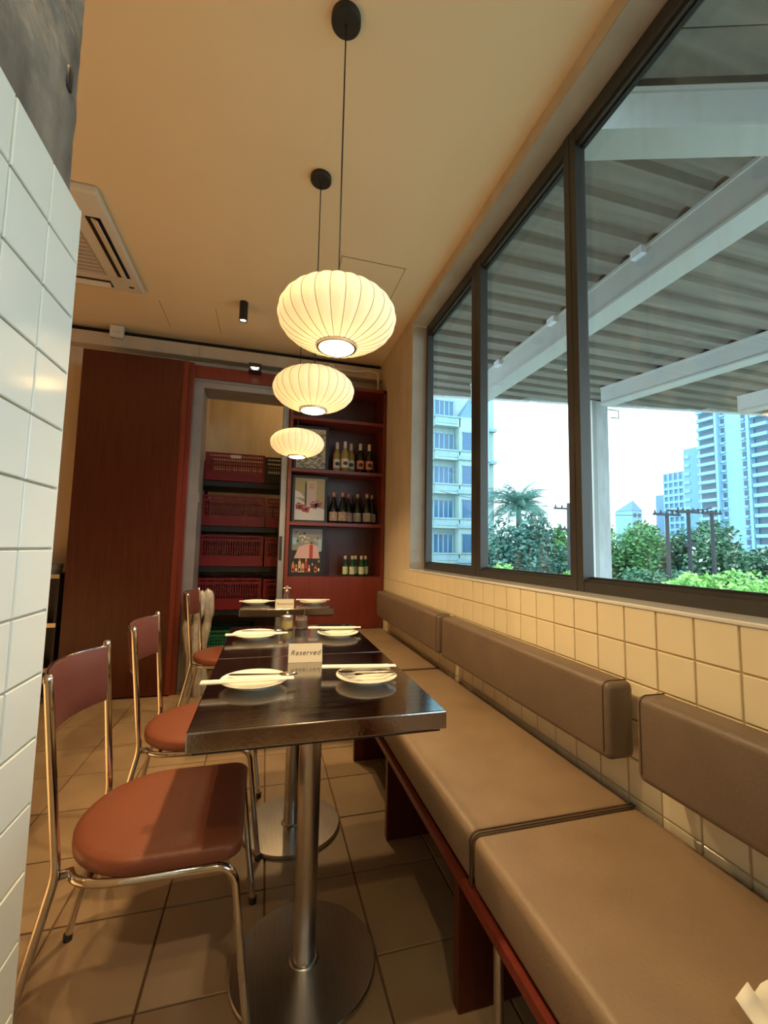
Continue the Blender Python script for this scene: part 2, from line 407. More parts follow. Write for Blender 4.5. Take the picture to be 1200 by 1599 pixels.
MB().prism([(1.31-OX,-3.0-OY),(10.1-OX,-3.0-OY),(10.1-OX,edge_y(10.1)-OY),(1.31-OX,edge_y(1.31)-OY)], ZD+0.10-OZ, ZD+0.16-OZ).build('roof_sheet', M_deck, ca)
def ibeam(name, p, q, wd, dp, m, zt):
    P = Vector((p[0],p[1],zt)); Q = Vector((q[0],q[1],zt)); k = MB()
    k.bar(L3(P+Vector((0,0,-0.012))), L3(Q+Vector((0,0,-0.012))), wd, 0.024)
    k.bar(L3(P+Vector((0,0,-dp/2))), L3(Q+Vector((0,0,-dp/2))), wd*0.86, dp)
    k.bar(L3(P+Vector((0,0,-dp-0.01))), L3(Q+Vector((0,0,-dp-0.01))), wd, 0.02)
    return k.build(name, m, ca)
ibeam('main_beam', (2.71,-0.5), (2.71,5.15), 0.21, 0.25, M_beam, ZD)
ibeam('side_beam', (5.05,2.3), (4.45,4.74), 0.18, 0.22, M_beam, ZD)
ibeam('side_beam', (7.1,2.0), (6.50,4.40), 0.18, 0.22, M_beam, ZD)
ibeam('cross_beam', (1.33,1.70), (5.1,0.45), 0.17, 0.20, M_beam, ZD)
for k, (px, py) in enumerate(((2.59,2.4),(2.59,3.4),(2.59,4.4))):
    MB().box(L3((px-0.02,py-0.05,ZD-0.06)), L3((px+0.10,py+0.05,ZD+0.0))).build('purlin_cleat', M_pcol, ca)
# soffit boards on the near side of the cross beam
dirv = Vector((3.77,-1.25,0)).normalized(); nrm = Vector((dirv.y,-dirv.x,0))
for k in range(7):
    p0 = Vector((1.33,1.70,0)) + nrm*(0.20+0.21*k); p0.x, p0.y = p0.x - 0.5*dirv.x, p0.y - 0.5*dirv.y
    q0 = p0 + dirv*4.6
    a0 = p0.copy(); a0 += dirv*max(0, (1.33-p0.x)/dirv.x)
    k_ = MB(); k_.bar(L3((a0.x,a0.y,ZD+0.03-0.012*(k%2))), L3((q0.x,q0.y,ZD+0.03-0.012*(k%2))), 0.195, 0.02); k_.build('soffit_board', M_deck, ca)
# fascia channel along the far edge
A = (1.35, edge_y(1.35)); B = (9.5, edge_y(9.5))
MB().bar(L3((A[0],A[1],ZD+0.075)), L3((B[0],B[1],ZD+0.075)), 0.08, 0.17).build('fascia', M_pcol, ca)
# post
MB().box(L3((4.66,5.16,-6.0)), L3((4.90,5.40,ZD))).build('post', M_pcol, ca)
MB().box(L3((4.60,5.14,-6.0)), L3((4.67,5.42,ZD))).build('post_flange', M_beam, ca)
b = MB(); b.tube([L3((4.88,5.18,ZD-0.1)), L3((5.12,5.18,ZD-0.1)), L3((5.12,5.18,ZD-0.22)), L3((4.98,5.18,ZD-0.22))], 0.012, 6); b.build('conduit_hook', M_pcol, ca)

# ------------------------------------------------------------------ outdoors
M_ground = mat('street_ground', (0.20,0.22,0.18), 0.95, col2=(0.12,0.15,0.10), vscale=0.2)
gr = MB().box((1.6,-60,-6.2),(420,420,-6.0)).build('ground', M_ground); tag(gr, 'street level ground far below the window', None, kind='structure')
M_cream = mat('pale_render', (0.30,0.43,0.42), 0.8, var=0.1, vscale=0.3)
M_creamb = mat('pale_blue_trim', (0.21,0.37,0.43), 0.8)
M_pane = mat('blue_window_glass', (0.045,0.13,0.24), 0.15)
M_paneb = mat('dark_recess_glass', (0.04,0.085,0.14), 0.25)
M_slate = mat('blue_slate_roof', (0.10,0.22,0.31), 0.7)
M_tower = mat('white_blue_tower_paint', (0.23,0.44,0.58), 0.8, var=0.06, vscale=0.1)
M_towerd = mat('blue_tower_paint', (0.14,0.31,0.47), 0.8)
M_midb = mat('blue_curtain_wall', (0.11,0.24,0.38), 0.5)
# cream apartment block, facade parallel to the window's end wall
cb = thing('apartment_building', 'cream apartment block with bay windows and slate turret behind the far pane', 'building', (16.0,38.0,-6.0))
def LB(p): return (p[0]-16.0, p[1]-38.0, p[2]+6.0)
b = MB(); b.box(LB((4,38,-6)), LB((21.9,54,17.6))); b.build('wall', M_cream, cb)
MB().box(LB((3.8,37.7,17.3)), LB((22.15,54,17.75))).build('cornice', M_creamb, cb)
for k in range(6):
    zf = 14.0 - 3.28*k
    MB().box(LB((4,37.6,zf-0.95)), LB((22.05,38.0,zf-0.62))).build('floor_band', M_creamb, cb)
    # projecting balcony bay with wide window
    for (xa, xb) in ((9.4,11.6),(15.35,17.35)):
        MB().box(LB((xa-0.2,37.0,zf-1.0)), LB((xb+0.35,38.0,zf-0.12))).build('balcony', M_cream, cb)
        MB().box(LB((xa-0.1,36.95,zf-0.75)), LB((xb+0.05,37.0,zf-0.35))).build('balcony_panel', M_creamb, cb)
        MB().box(LB((xa-0.3,36.9,zf-0.16)), LB((xb+0.45,38.0,zf-0.02))).build('balcony_rail', M_creamb, cb)
        wdw = MB().box(LB((xa,37.85,zf)), LB((xb,37.99,zf+1.75))).build('window', M_pane, cb)
        f = MB()
        for q in range(5): f.box(LB((xa+(xb-xa)*q/4-0.05,37.80,zf)), LB((xa+(xb-xa)*q/4+0.05,37.86,zf+1.75)))
        f.box(LB((xa-0.1,37.80,zf+1.70)), LB((xb+0.1,37.86,zf+1.82))); f.build('window_frame', M_creamb, wdw)
    for (xa, xb) in ((12.4,13.3),(17.95,18.85),(19.6,20.5)):
        if k == 0 and xa > 17: continue
        wdw = MB().box(LB((xa,37.85,zf)), LB((xb,37.97,zf+1.75))).build('window', M_pane, cb)
        f = MB()
        for q in (xa-0.12, xb): f.box(LB((q,37.75,zf-0.1)), LB((q+0.12,37.9,zf+1.9)))
        f.box(LB((xa-0.12,37.75,zf+1.8)), LB((xb+0.12,37.9,zf+1.95))); f.box(LB((xa-0.12,37.75,zf-0.15)), LB((xb+0.12,37.9,zf)))
        f.build('window_frame', M_creamb, wdw)
b = MB(); pts = [(17.7,37.0),(20.7,37.0),(21.1,39.5),(17.3,39.5)]
v = [b.bm.verts.new(LB((x,y,14.0))) for x, y in pts]; ap = b.bm.verts.new(LB((19.9,38.4,17.4)))
for i in range(4): b.bm.faces.new([v[i], v[(i+1)%4], ap])
b.bm.faces.new(v[::-1]); b.build('turret_roof', M_slate, cb)
MB().box(LB((17.6,37.0,-6)), LB((20.8,38.0,14.0))).build('bay', M_cream, cb)
for k in range(1, 6):
    zf = 14.0 - 3.28*k
    for xa, xb in ((17.95,18.85),(19.6,20.5)):
        wdw = MB().box(LB((xa,36.92,zf)), LB((xb,36.99,zf+1.75))).build('window', M_pane, cb)
        MB().box(LB((xa-0.08,36.88,zf+1.75)), LB((xb+0.08,36.99,zf+1.88))).box(LB((xa-0.08,36.88,zf-0.12)), LB((xb+0.08,36.99,zf))).build('window_frame', M_creamb, wdw)
    MB().box(LB((17.45,36.8,zf-0.95)), LB((20.95,37.0,zf-0.55))).build('floor_band', M_creamb, cb)
# white tower: facade faces the window wall, runs along y
tw = thing('apartment_tower', 'tall white and blue apartment tower with stacked balconies', 'building', (135.0,90.0,-6.0))
def LT(p): return (p[0]-135.0, p[1]-90.0, p[2]+6.0)
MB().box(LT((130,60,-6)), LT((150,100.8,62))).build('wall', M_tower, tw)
MB().box(LT((130.5,100.8,-6)), LT((148,106.2,35.2))).build('wing', M_towerd, tw)
MB().box(LT((128.6,94.0,-6)), LT((130.2,94.7,62))).build('fin', M_tower, tw)
MB().box(LT((128.6,85.2,-6)), LT((130.2,85.9,62))).build('fin', M_tower, tw)
for k in range(19):
    zf = 4.2 + 2.78*k
    for (ya, yb) in ((95.0,100.2),(81.0,84.8),(74.0,79.0)):
        MB().box(LT((129.85,ya,zf)), LT((130.02,yb,zf+1.55))).build('recess_window', M_paneb, tw)
        MB().box(LT((128.7,ya-0.1,zf-1.0)), LT((130.0,yb+0.1,zf-0.05))).build('balcony', M_tower, tw)
    for (ya, yb) in ((92.6,93.6),(87.0,88.0)):
        MB().box(LT((129.9,ya,zf-0.1)), LT((130.02,yb,zf+1.3))).build('window', M_paneb, tw)
        MB().box(LT((129.4,ya-0.1,zf-0.9)), LT((130.02,yb+0.1,zf-0.35))).build('planter', M_tower, tw)
for k in range(11):
    zf = 4.2+2.78*k; MB().box(LT((130.2,104.2,zf)), LT((130.55,106.3,zf+1.0))).build('wing_balcony', M_tower, tw)
# mid-distance office block
mdb = thing('office_building', 'distant blue office block with white gridded corner beside the tower', 'building', (175.0,150.0,-6.0))
def LM(p): return (p[0]-175.0, p[1]-150.0, p[2]+6.0)
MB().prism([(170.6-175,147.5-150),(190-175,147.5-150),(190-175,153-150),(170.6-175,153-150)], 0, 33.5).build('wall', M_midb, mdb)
MB().box(LM((170,138,-6)), LM((186,147.5,36.5))).build('wing', M_midb, mdb)
for k in range(10):
    zf = 5.0+3.0*k
    MB().box(LM((169.5,138,zf)), LM((170.05,147.6,zf+1.1))).build('floor_band', M_tower, mdb)
for q in range(5): MB().box(LM((169.45,138+2.35*q,-6)), LM((170.05,138.6+2.35*q,36.5))).build('pier', M_tower, mdb)
# small distant house block
sb = thing('distant_building', 'small pale blue pointed building low on the skyline', 'building', (153.0,150.0,-6.0))
MB().box((-2.2,-3,0),(3.2,6,25.5)).build('wall', M_tower, sb)
b = MB(); v = [b.bm.verts.new(p) for p in ((-2.4,-3.2,25.5),(3.4,-3.2,25.5),(3.4,6,25.5),(-2.4,6,25.5))]; ap = b.bm.verts.new((2.6,1.0,30.5))
for i in range(4): b.bm.faces.new([v[i], v[(i+1)%4], ap])
b.build('roof', M_slate, sb)
for zf in (12,15.5,19,22.5):
    MB().box((-1.4,-3.1,zf),(0.2,-3.0,zf+1.8)).build('window', M_paneb, sb); MB().box((1.0,-3.1,zf),(2.4,-3.0,zf+1.8)).build('window', M_paneb, sb)
# low blue-grey shed
sh = thing('garden_shed', 'low blue grey shed roof among the trees under the palm', 'shed', (15.6,24.5,-6.0))
MB().box((-1.2,-1.0,0),(1.3,1.5,5.6)).build('wall', M_creamb, sh)
b = MB(); b.prism([(-1.4,-1.2),(1.5,-1.2),(1.5,1.7),(-1.4,1.7)], 5.6, 5.75); b.build('roof', M_slate, sh)
for x in (-0.8,0.2): MB().box((x,-1.03,4.3),(x+0.6,-0.99,5.2)).build('window', M_paneb, sh)

# foliage
def leafmat(name, c, c2): 
    m = mat(name, c, 0.6, col2=c2, vscale=2.2)
    return m
M_leafd = leafmat('dark_green_leaves', (0.07,0.20,0.09), (0.025,0.09,0.06))
M_leafm = leafmat('mid_green_leaves', (0.14,0.34,0.10), (0.05,0.16,0.08))
M_leafl = leafmat('bright_green_leaves', (0.36,0.62,0.15), (0.13,0.34,0.09))
M_leafb = leafmat('blue_green_leaves', (0.09,0.24,0.17), (0.04,0.12,0.12))
M_bark = mat('grey_brown_bark', (0.12,0.10,0.08), 0.9, var=0.4)
M_flow = mat('white_blossom', (0.75,0.78,0.72), 0.7)
def crown(name, rx, ry, rz, n, leaf, m, seed, parent, zc, lumps=14, blossoms=0, mats=None):
    r = random.Random(seed); b = MB()
    cs = []
    for k in range(lumps):
        a = r.uniform(0,2*pi); e = r.uniform(-0.5,1.0); q = math.sqrt(max(0,1-e*e*0.8))*r.uniform(0.45,0.8)
        cs.append((q*cos(a)*rx, q*sin(a)*ry, e*rz*0.66, r.uniform(0.30,0.5)))
    for k in range(n):
        c = r.choice(cs); s = c[3]
        d = Vector((r.gauss(0,1), r.gauss(0,1), r.gauss(0,1))).normalized() * (r.random()**0.35)
        p = Vector((c[0]+d.x*rx*s, c[1]+d.y*ry*s, c[2]+d.z*rz*s + zc))
        u = Vector((r.gauss(0,1), r.gauss(0,1), r.gauss(0,0.6))).normalized(); v = u.cross(Vector((r.gauss(0,1), r.gauss(0,1), r.gauss(0,1)))).normalized()
        l = leaf*r.uniform(0.75,1.5); wd = l*0.5
        mi = 1 if (blossoms and r.random() < blossoms) else 0
        if mi: wd = l*0.6; 
        b.quad([p-u*l*0.5, p+v*wd*0.5, p+u*l*0.5, p-v*wd*0.5], mi)
    return b.build(name, [m, M_flow] if blossoms else m, parent, fix=False)
def tree(name, label, x, y, ztop, zbot, rx, ry, n, leaf, m, seed, blossoms=0, lumps=14):
    t = thing(name, label, 'tree', (x,y,-6.0), group='trees outside the window')
    rz = (ztop-zbot)/2; zc = (ztop+zbot)/2+6.0
    crown('foliage', rx, ry, rz, n, leaf, m, seed, t, zc, lumps, blossoms)
    b = MB(); b.tube([(0,0,0),(0.1,0.05,zc*0.5),(0,0.1,zc)], [0.22,0.17,0.08], 8)
    for k in range(4):
        a = k*1.7+seed; b.tube([(0.05,0.05,zc*0.6),(cos(a)*rx*0.4,sin(a)*ry*0.4,zc+rz*0.2)], [0.09,0.03], 6)
    b.build('trunk', M_bark, t, smooth=50)
    return t
tree('leafy_tree', 'dark green tree massed around the foot of the palm', 18.4,28.0, 3.9,-5.0, 3.4,2.2, 7000,0.34, M_leafb, 11)
tree('leafy_tree', 'bright mid green tree between the palm and the middle mullion', 21.6,28.5, 3.4,-5.0, 2.0,2.0, 5000,0.32, M_leafm, 12)
tree('leafy_tree', 'light green tree right beside the canopy post', 26.0,26.5, 4.0,-5.0, 3.6,2.4, 9000,0.30, M_leafm, 13)
tree('leafy_tree', 'hazy blue green tree behind the left utility pole', 30.5,28.0, 4.2,-5.0, 3.0,2.4, 6000,0.34, M_leafb, 14)
tree('leafy_tree', 'dark tree directly behind the three utility poles', 34.0,27.0, 3.4,-5.0, 3.6,2.4, 7000,0.34, M_leafd, 15, 0.01)
tree('leafy_tree', 'dark green tree dotted with white blossom on the right', 31.0,21.4, 3.6,-4.0, 3.4,2.6, 9000,0.30, M_leafd, 16, 0.04)
tree('leafy_tree', 'dark blossom dotted tree at the right edge of the view', 35.5,18.8, 3.8,-4.0, 3.4,2.6, 9000,0.30, M_leafd, 17, 0.04)
tree('leafy_tree', 'low dark undergrowth tree between post and poles', 22.5,19.5, 0.6,-5.0, 4.0,2.2, 7000,0.30, M_leafd, 18)
tree('leafy_tree', 'low dark undergrowth tree below the middle pane', 15.0,18.8, -0.1,-5.0, 3.4,2.0, 5000,0.30, M_leafb, 19)
tree('garden_bush', 'bright light green bush close outside the near pane', 11.6,8.5, 0.72,-2.0, 2.1,1.5, 16000,0.13, M_leafl, 20, lumps=22)
tree('garden_bush', 'small bright green shrub at the foot of the cream building', 13.3,22.4, 0.55,-3.0, 1.0,1.0, 2500,0.22, M_leafl, 21)
tree('garden_bush', 'small bright green shrub below the middle mullion', 16.6,20.4, 0.05,-3.0, 0.9,0.9, 2500,0.22, M_leafl, 22)
# palm
pt = thing('palm_tree', 'tall feathery palm tree against the white sky', 'tree', (19.5,30.0,-6.0), group='trees outside the window')
b = MB(); b.tube([(0,0,0),(0.1,0,4),(0.0,0,7.5),(0,0,10.6)], [0.34,0.28,0.24,0.20], 10); b.build('trunk', M_bark, pt, smooth=60)
b = MB(); r = random.Random(5); NL = 22; LEN = 3.0
def spine(t): return Vector((LEN*(t-0.10*t*t*t), 0, 1.5*t-2.3*t*t))
for k in range(NL):
    t = k/(NL-1); p = spine(t); q = spine(min(1,t+0.04)); d = (q-p).normalized() if t < 1 else Vector((1,0,-1)).normalized()
    if k < NL-1: b.bar(p, spine((k+1)/(NL-1)), 0.05*(1-t)+0.012, 0.03)
    ll = (0.78*sin(pi*min(1,0.12+t*0.86)))+0.10
    for s_ in (-1,1):
        tip = p + d*ll*0.45 + Vector((0,s_*ll*0.62,-ll*0.55))
        u = d*0.045
        b.quad([p-u, p+u, tip+u*0.3, tip-u*0.3])
fm = b.mesh('frond', M_leafb, fix=False)
for k in range(44):
    el = 0.45 - 1.6*((k*7) % 44)/44 + r.uniform(-.12,.12); a = k*2.399
    link('frond', fm, pt, (0,0,10.55+0.1*(k%3)), (r.uniform(-.3,.3), el, a))
# utility poles
M_pole = mat('weathered_concrete_pole', (0.028,0.036,0.042), 0.9)
def upole(label, x, y, top, arms):
    t = thing('utility_pole', label, 'pole', (x,y,-6.0), group='utility poles outside')
    H = top+6.0
    MB().tube([(0,0,0),(0,0,H)], [0.13,0.09], 8).build('shaft', M_pole, t, smooth=60)
    for z, hw in arms:
        MB().box((-hw,-0.06,H-z-0.06),(hw,0.06,H-z+0.05)).build('crossarm', M_pole, t)
        for s_ in (-0.9,-0.45,0.45,0.9):
            MB().lathe([(0,0),(0.05,0),(0.06,0.06),(0.03,0.10),(0.05,0.14),(0,0.2)], 8, c=(hw*s_,0,H-z+0.05)).build('insulator', M_pole, t, smooth=60)
upole('leftmost of the three dark utility poles framing the trees', 20.8,18.0, 3.35, [(0.1,0.9)])
upole('middle one of the three dark utility poles', 22.3,18.0, 3.6, [(0.15,0.8),(2.0,0.3)])
upole('rightmost of the three dark utility poles', 24.0,18.0, 3.6, [(0.15,0.7)])
upole('lone utility pole with crossarm beside the middle mullion', 17.6,21.8, 4.1, [(0.35,1.0),(1.6,0.6)])
def wire(label, p, q, sag, rad=0.018):
    pts = []
    for i in range(13):
        t = i/12; pts.append(tuple(p[j]*(1-t)+q[j]*t - (sag*4*t*(1-t) if j == 2 else 0) for j in range(3)))
    o = MB().tube(pts, rad, 5).build('overhead_wire', M_pole, smooth=80); tag(o, label, 'wire', 'overhead wires outside'); return o
wire('overhead wire joining the tops of the three poles', (20.8,18.0,3.5), (24.0,18.0,3.75), 0.1, 0.045)
wire('slack cable looping across the lower trees', (13.0,20.5,-0.2), (22.3,17.9,0.4), 1.0)
wire('second slack cable below the first in front of the trees', (13.0,20.5,0.3), (20.8,17.9,-0.3), 0.5)
wire('thin wire from the palm side to the lone pole', (11.0,26.0,5.0), (17.6,21.8,3.9), 0.3)
wire('thin wire from the lone pole towards the three poles', (17.6,21.8,3.9), (20.8,18.0,3.4), 0.35)
wire('low wire crossing in front of the bright shrub', (10.0,20.0,-0.1), (17.6,21.6,0.0), 0.3)

#PART3
# ------------------------------------------------------------------ tables
def make_table(x, y, label, first=None):
    t = thing('dining_table', label, 'table', (x,y,0), group='square steel tables in a row')
    if first:
        for ch in first.children: copy_tree(ch, t)
        return t
    hx, hy = 0.2875, 0.2965
    MB().rbox((-hx,-hy,0.708),(hx,hy,0.750),0.003,2).build('tabletop', M_top, t)
    MB().box((-hx+0.012,-hy+0.012,0.700),(hx-0.012,hy-0.012,0.712)).build('underlay', M_blackp, t)
    MB().tube([(0,0,0.014),(0,0,0.700)], 0.031, 28).build('column', M_steel, t, smooth=40)
    MB().lathe([(0,0),(0.193,0),(0.196,0.003),(0.196,0.011),(0.193,0.014),(0.040,0.0155),(0.037,0.019),(0.034,0.020),(0,0.020)], 56).build('base_plate', M_steel, t, smooth=35)
    b = MB(); b.bar((-0.2,0,0.694),(0.2,0,0.694),0.05,0.012); b.bar((0,-0.2,0.694),(0,0.2,0.694),0.05,0.012); b.build('spider_bracket', M_black, t)
    return t
TX = 0.1465
t1 = make_table(TX, 1.271, 'nearest square stainless steel table, its whole front edge in view')
make_table(TX, 1.868, 'middle stainless steel table pushed against the nearest table', t1)
make_table(TX+0.003, 3.03, 'farthest stainless steel table standing alone by the bookcase', t1)

# ------------------------------------------------------------------ chairs
def make_chair(x, y, rz, label, first=None):
    t = thing('dining_chair', label, 'chair', (x,y,0), rz, group='chrome and brown vinyl dining chairs')
    if first:
        for ch in first.children: copy_tree(ch, t)
        return t
    # local: +x towards the table, seat front at x=0.19, back posts at x=-0.19
    def outline(s=1.0):
        pts = []
        for k in range(9):   # front right corner
            a = -pi/2 + (pi/2)*k/8; pts.append((0.15+0.04*cos(a), -0.165+0.04*sin(a)))
        for k in range(9):
            a = (pi/2)*k/8; pts.append((0.15+0.04*cos(a), 0.165+0.04*sin(a)))
        for k in range(25):  # rounded back
            a = pi/2 + pi*k/24; pts.append((-0.03+0.185*cos(a), (0.205-0.0*k)*sin(a)))
        return [(0.0+px*s, py*s) for px, py in pts]
    b = MB(); layers = [(0.970,0.402),(0.995,0.408),(1.0,0.418),(0.995,0.430),(0.965,0.437),(0.88,0.441),(0.6,0.443)]
    rings = [[b.bm.verts.new((px,py,z)) for px, py in outline(s)] for s, z in layers]
    n = len(rings[0])
    for A, B in zip(rings, rings[1:]):
        for i in range(n): b.bm.faces.new([A[i], A[(i+1)%n], B[(i+1)%n], B[i]])
    b.bm.faces.new(rings[0][::-1]); b.bm.faces.new(rings[-1])
    b.build('seat', M_vinyl, t, smooth=50)
    R = 0.0095
    for s in (-1,1):
        # back post running down into the rear leg
        kn = Vector((-0.197, 0.166*s, 0.41)); top = Vector((-0.236, 0.182*s, 0.836)); ft = Vector((-0.285, 0.195*s, 0.008))
        pts = [top, top.lerp(kn,0.5), top.lerp(kn,0.93)]
        for k in range(1,5): pts.append(top.lerp(kn,0.93).lerp(kn,k/4).lerp(kn.lerp(ft,0.07*k/4), k/4))
        pts += [kn.lerp(ft,0.5), ft]
        MB().tube(pts, R, 12).build('back_post', M_chrome, t, smooth=60)
        MB().lathe([(0,0.006),(0.007,0.005),(R+0.0005,0),(R+0.0005,-0.012),(0,-0.012)], 12, c=(top.x,top.y,top.z)).build('post_cap', M_chrome, t, smooth=60)
        MB().lathe([(0,0),(0.012,0),(0.012,0.018),(R,0.02),(0,0.02)], 12, c=(ft.x,ft.y,0)).build('foot', M_blackp, t, smooth=60)
        # seat rail: from the back post round the side of the seat, then down as the front leg
        pts = [(-0.195,0.160*s,0.402)]
        for k in range(8):
            a = pi - (pi/2)*k/7*1.0
            pts.append((-0.06+0.115*cos(a), (0.140+0.058*sin(a))*s, 0.395))
        pts += [(0.05,0.200*s,0.394),(0.135,0.200*s,0.393)]
        for k in range(1,7):
            a = pi/2 - (pi/2)*0.93*k/6
            pts.append((0.135+0.045*cos(a), 0.200*s, 0.348+0.045*sin(a)))
        pts += [(0.200,0.200*s,0.18),(0.222,0.202*s,0.008)]
        MB().tube(pts, R, 12).build('front_leg', M_chrome, t, smooth=60)
        MB().lathe([(0,0),(0.012,0),(0.012,0.018),(R,0.02),(0,0.02)], 12, c=(0.222,0.202*s,0)).build('foot', M_blackp, t, smooth=60)
        MB().tube([(-0.07,0.11*s,0.372),(-0.07,0.11*s,0.404)], 0.010, 10).build('seat_stud', M_blackp, t, smooth=60)
    MB().tube([(-0.13,-0.186,0.394),(-0.13,0,0.394),(-0.13,0.186,0.394)], 0.007, 8).build('cross_bar', M_chrome, t, smooth=60)
    MB().tube([(0.12,-0.198,0.394),(0.12,0.198,0.394)], 0.007, 8).build('cross_bar', M_chrome, t, smooth=60)
    # backrest pad: bowed panel between the posts
    b = MB(); NU, NV = 16, 6; th = 0.018
    def bp(u, v, d):
        yy = (u-0.5)*0.352; z = 0.672 + 0.150*v
        fx = -0.218 - 0.040*((z-0.41)/0.426-0.5) + 0.004
        bow = -0.052*(1-(2*u-1)**2)
        e = min(1, 9*min(u,1-u))*min(1, 6*min(v,1-v)); e = math.sqrt(max(0,e))
        return (fx + bow + d*th*0.5*(0.35+0.65*e), yy, z + (0.006*(1-(2*u-1)**2) if v == 1 else 0))
    gf = [[b.bm.verts.new(bp(i/NU,j/NV,1)) for j in range(NV+1)] for i in range(NU+1)]
    gb = [[b.bm.verts.new(bp(i/NU,j/NV,-1)) for j in range(NV+1)] for i in range(NU+1)]
    for i in range(NU):
        for j in range(NV):
            b.bm.faces.new([gf[i][j], gf[i+1][j], gf[i+1][j+1], gf[i][j+1]]); b.bm.faces.new([gb[i][j+1], gb[i+1][j+1], gb[i+1][j], gb[i][j]])
        for j in (0, NV): b.bm.faces.new([gf[i][j], gb[i][j], gb[i+1][j], gf[i+1][j]])
    for j in range(NV):
        for i in (0, NU): b.bm.faces.new([gf[i][j], gf[i][j+1], gb[i][j+1], gb[i][j]])
    bk = b.build('backrest', M_vinyl_b, t, smooth=60)
    for v, dz in ((0, -0.001), (1, 0.001)):
        pts = [Vector(bp(i/NU, v, 0)) + Vector((-0.004,0,dz)) for i in range(NU+1)]
        MB().tube([(pts[0].x+0.004, -0.178, pts[0].z)]+pts+[(pts[-1].x+0.004, 0.178, pts[-1].z)], 0.0042, 8).build('edge_trim', M_chrome, bk, smooth=60)
    return t
c1 = make_chair(-0.215, 1.312, 0, 'nearest brown vinyl chair with chrome legs, half under the nearest table')
make_chair(-0.205, 1.905, radians(0.5), 'second brown vinyl chair with chrome frame, at the middle table', c1)
make_chair(-0.205, 3.03, radians(-2), 'farthest brown vinyl chair in front of the storeroom doorway', c1)

# ------------------------------------------------------------------ bench and its cushions
bn = thing('bench_base', 'open fronted cherry red wooden bench base under the long seat', 'bench', (0.78,1.6,0))
def lb(p): return (p[0]-0.78, p[1]-1.6, p[2])
MB().box(lb((0.512,-0.36,0.300)), lb((1.012,3.64,0.325))).build('seat_board', M_wood2, bn)
for yp in (-0.25,0.43,1.06,1.70,2.335,2.98,3.61):
    MB().rbox(lb((0.500,yp-0.014,0.001)), lb((1.0,yp+0.014,0.300)),0.0015,1).build('divider', M_wood, bn)
MB().box(lb((0.985,-0.36,0.001)), lb((1.012,3.64,0.300))).build('back_panel', M_wood, bn)
MB().box(lb((0.498,-0.36,0.304)), lb((0.512,3.64,0.328))).build('front_lipping', M_wood2, bn)
MB().tube([lb((0.535,0.915,0.295)), lb((0.535,0.915,0.004))], 0.011, 14).build('support_leg', M_steel, bn, smooth=50)
def cushion(y0, y1, label):
    yc = (y0+y1)/2
    t = thing('seat_cushion', label, 'cushion', (0.765,yc,0.326), group='bench seat cushions')
    L = (y1-y0)/2-0.003
    MB().rbox((-0.255,-L,0),(0.245,L,0.122),0.022,4).build('cushion_body', M_seat, t, smooth=60)
    for s in (-1,1):
        e = L-0.002
        pts = [(-0.2555,s*e,0.006),(-0.2555,s*e,0.095)] + arc((-0.233,s*e,0.099),0.0235,pi,pi/2,5,'xz') + [(0.0,s*e,0.1225),(0.235,s*e,0.1225)]
        MB().tube(pts, 0.0025, 6).build('welt', M_welt, t, smooth=60)
    return t
cushion(2.362,3.632,'far tan leatherette seat cushion against the bookcase')
cushion(0.998,2.362,'middle tan leatherette seat cushion beside the nearest table')
cushion(-0.36,0.998,'near tan leatherette seat cushion at the bottom right')
def backpad(y0, y1, label):
    t = thing('back_cushion', label, 'cushion', (0.950,(y0+y1)/2,0.578), group='wall mounted back cushions')
    L = (y1-y0)/2
    MB().box((0.03,-L+0.08,0.06),(0.0665,L-0.08,0.15)).build('mounting_batten', M_wood, t)
    MB().rbox((-0.048,-L,0),(0.042,L,0.205),0.02,4).build('cushion_body', M_back, t, smooth=60)
    for s in (-1,1):
        e = L-0.019
        pts = [(-0.0485,s*(e),0.022)] + [(-0.0485,s*e,z) for z in (0.06,0.12,0.183)] + arc((-0.0285,s*e,0.185),0.0205,pi,pi/2,4,'xz') + [(0.03,s*e,0.2055)]
        MB().tube(pts, 0.0018, 6).build('seam', M_welt, t, smooth=60)
    return t
backpad(2.155,3.46,'far shade-darkened back cushion on the tiled wall near the bookcase')
backpad(0.975,2.115,'middle shade-darkened back cushion on the tiled wall, complete with its end seam')
backpad(-0.35,0.893,'near shade-darkened back cushion cut off by the right edge')

# ------------------------------------------------------------------ pendant lamps
M_shade = bpy.data.materials.new('spun_lamp_shade'); M_shade.use_nodes = True
nt = M_shade.node_tree; nt.nodes.clear()
o_ = nt.nodes.new('ShaderNodeOutputMaterial'); d_ = nt.nodes.new('ShaderNodeBsdfDiffuse'); t_ = nt.nodes.new('ShaderNodeBsdfTranslucent'); e_ = nt.nodes.new('ShaderNodeEmission')
d_.inputs[0].default_value = (0.82,0.75,0.58,1); t_.inputs[0].default_value = (0.80,0.68,0.44,1)
e_.inputs[0].default_value = (1.0,0.84,0.56,1); e_.inputs[1].default_value = 0.20
m1 = nt.nodes.new('ShaderNodeMixShader'); m1.inputs[0].default_value = 0.022; ad = nt.nodes.new('ShaderNodeAddShader')
nt.links.new(d_.outputs[0], m1.inputs[1]); nt.links.new(t_.outputs[0], m1.inputs[2]); nt.links.new(m1.outputs[0], ad.inputs[0]); nt.links.new(e_.outputs[0], ad.inputs[1]); nt.links.new(ad.outputs[0], o_.inputs[0])
M_rib = mat('lamp_wire_rib', (0.42,0.34,0.22), 0.6)
M_bulb = mat('glowing_bulb', (1,0.9,0.7), 0.5, emit=(1.0,0.85,0.60), estr=6.0)
NR = 26
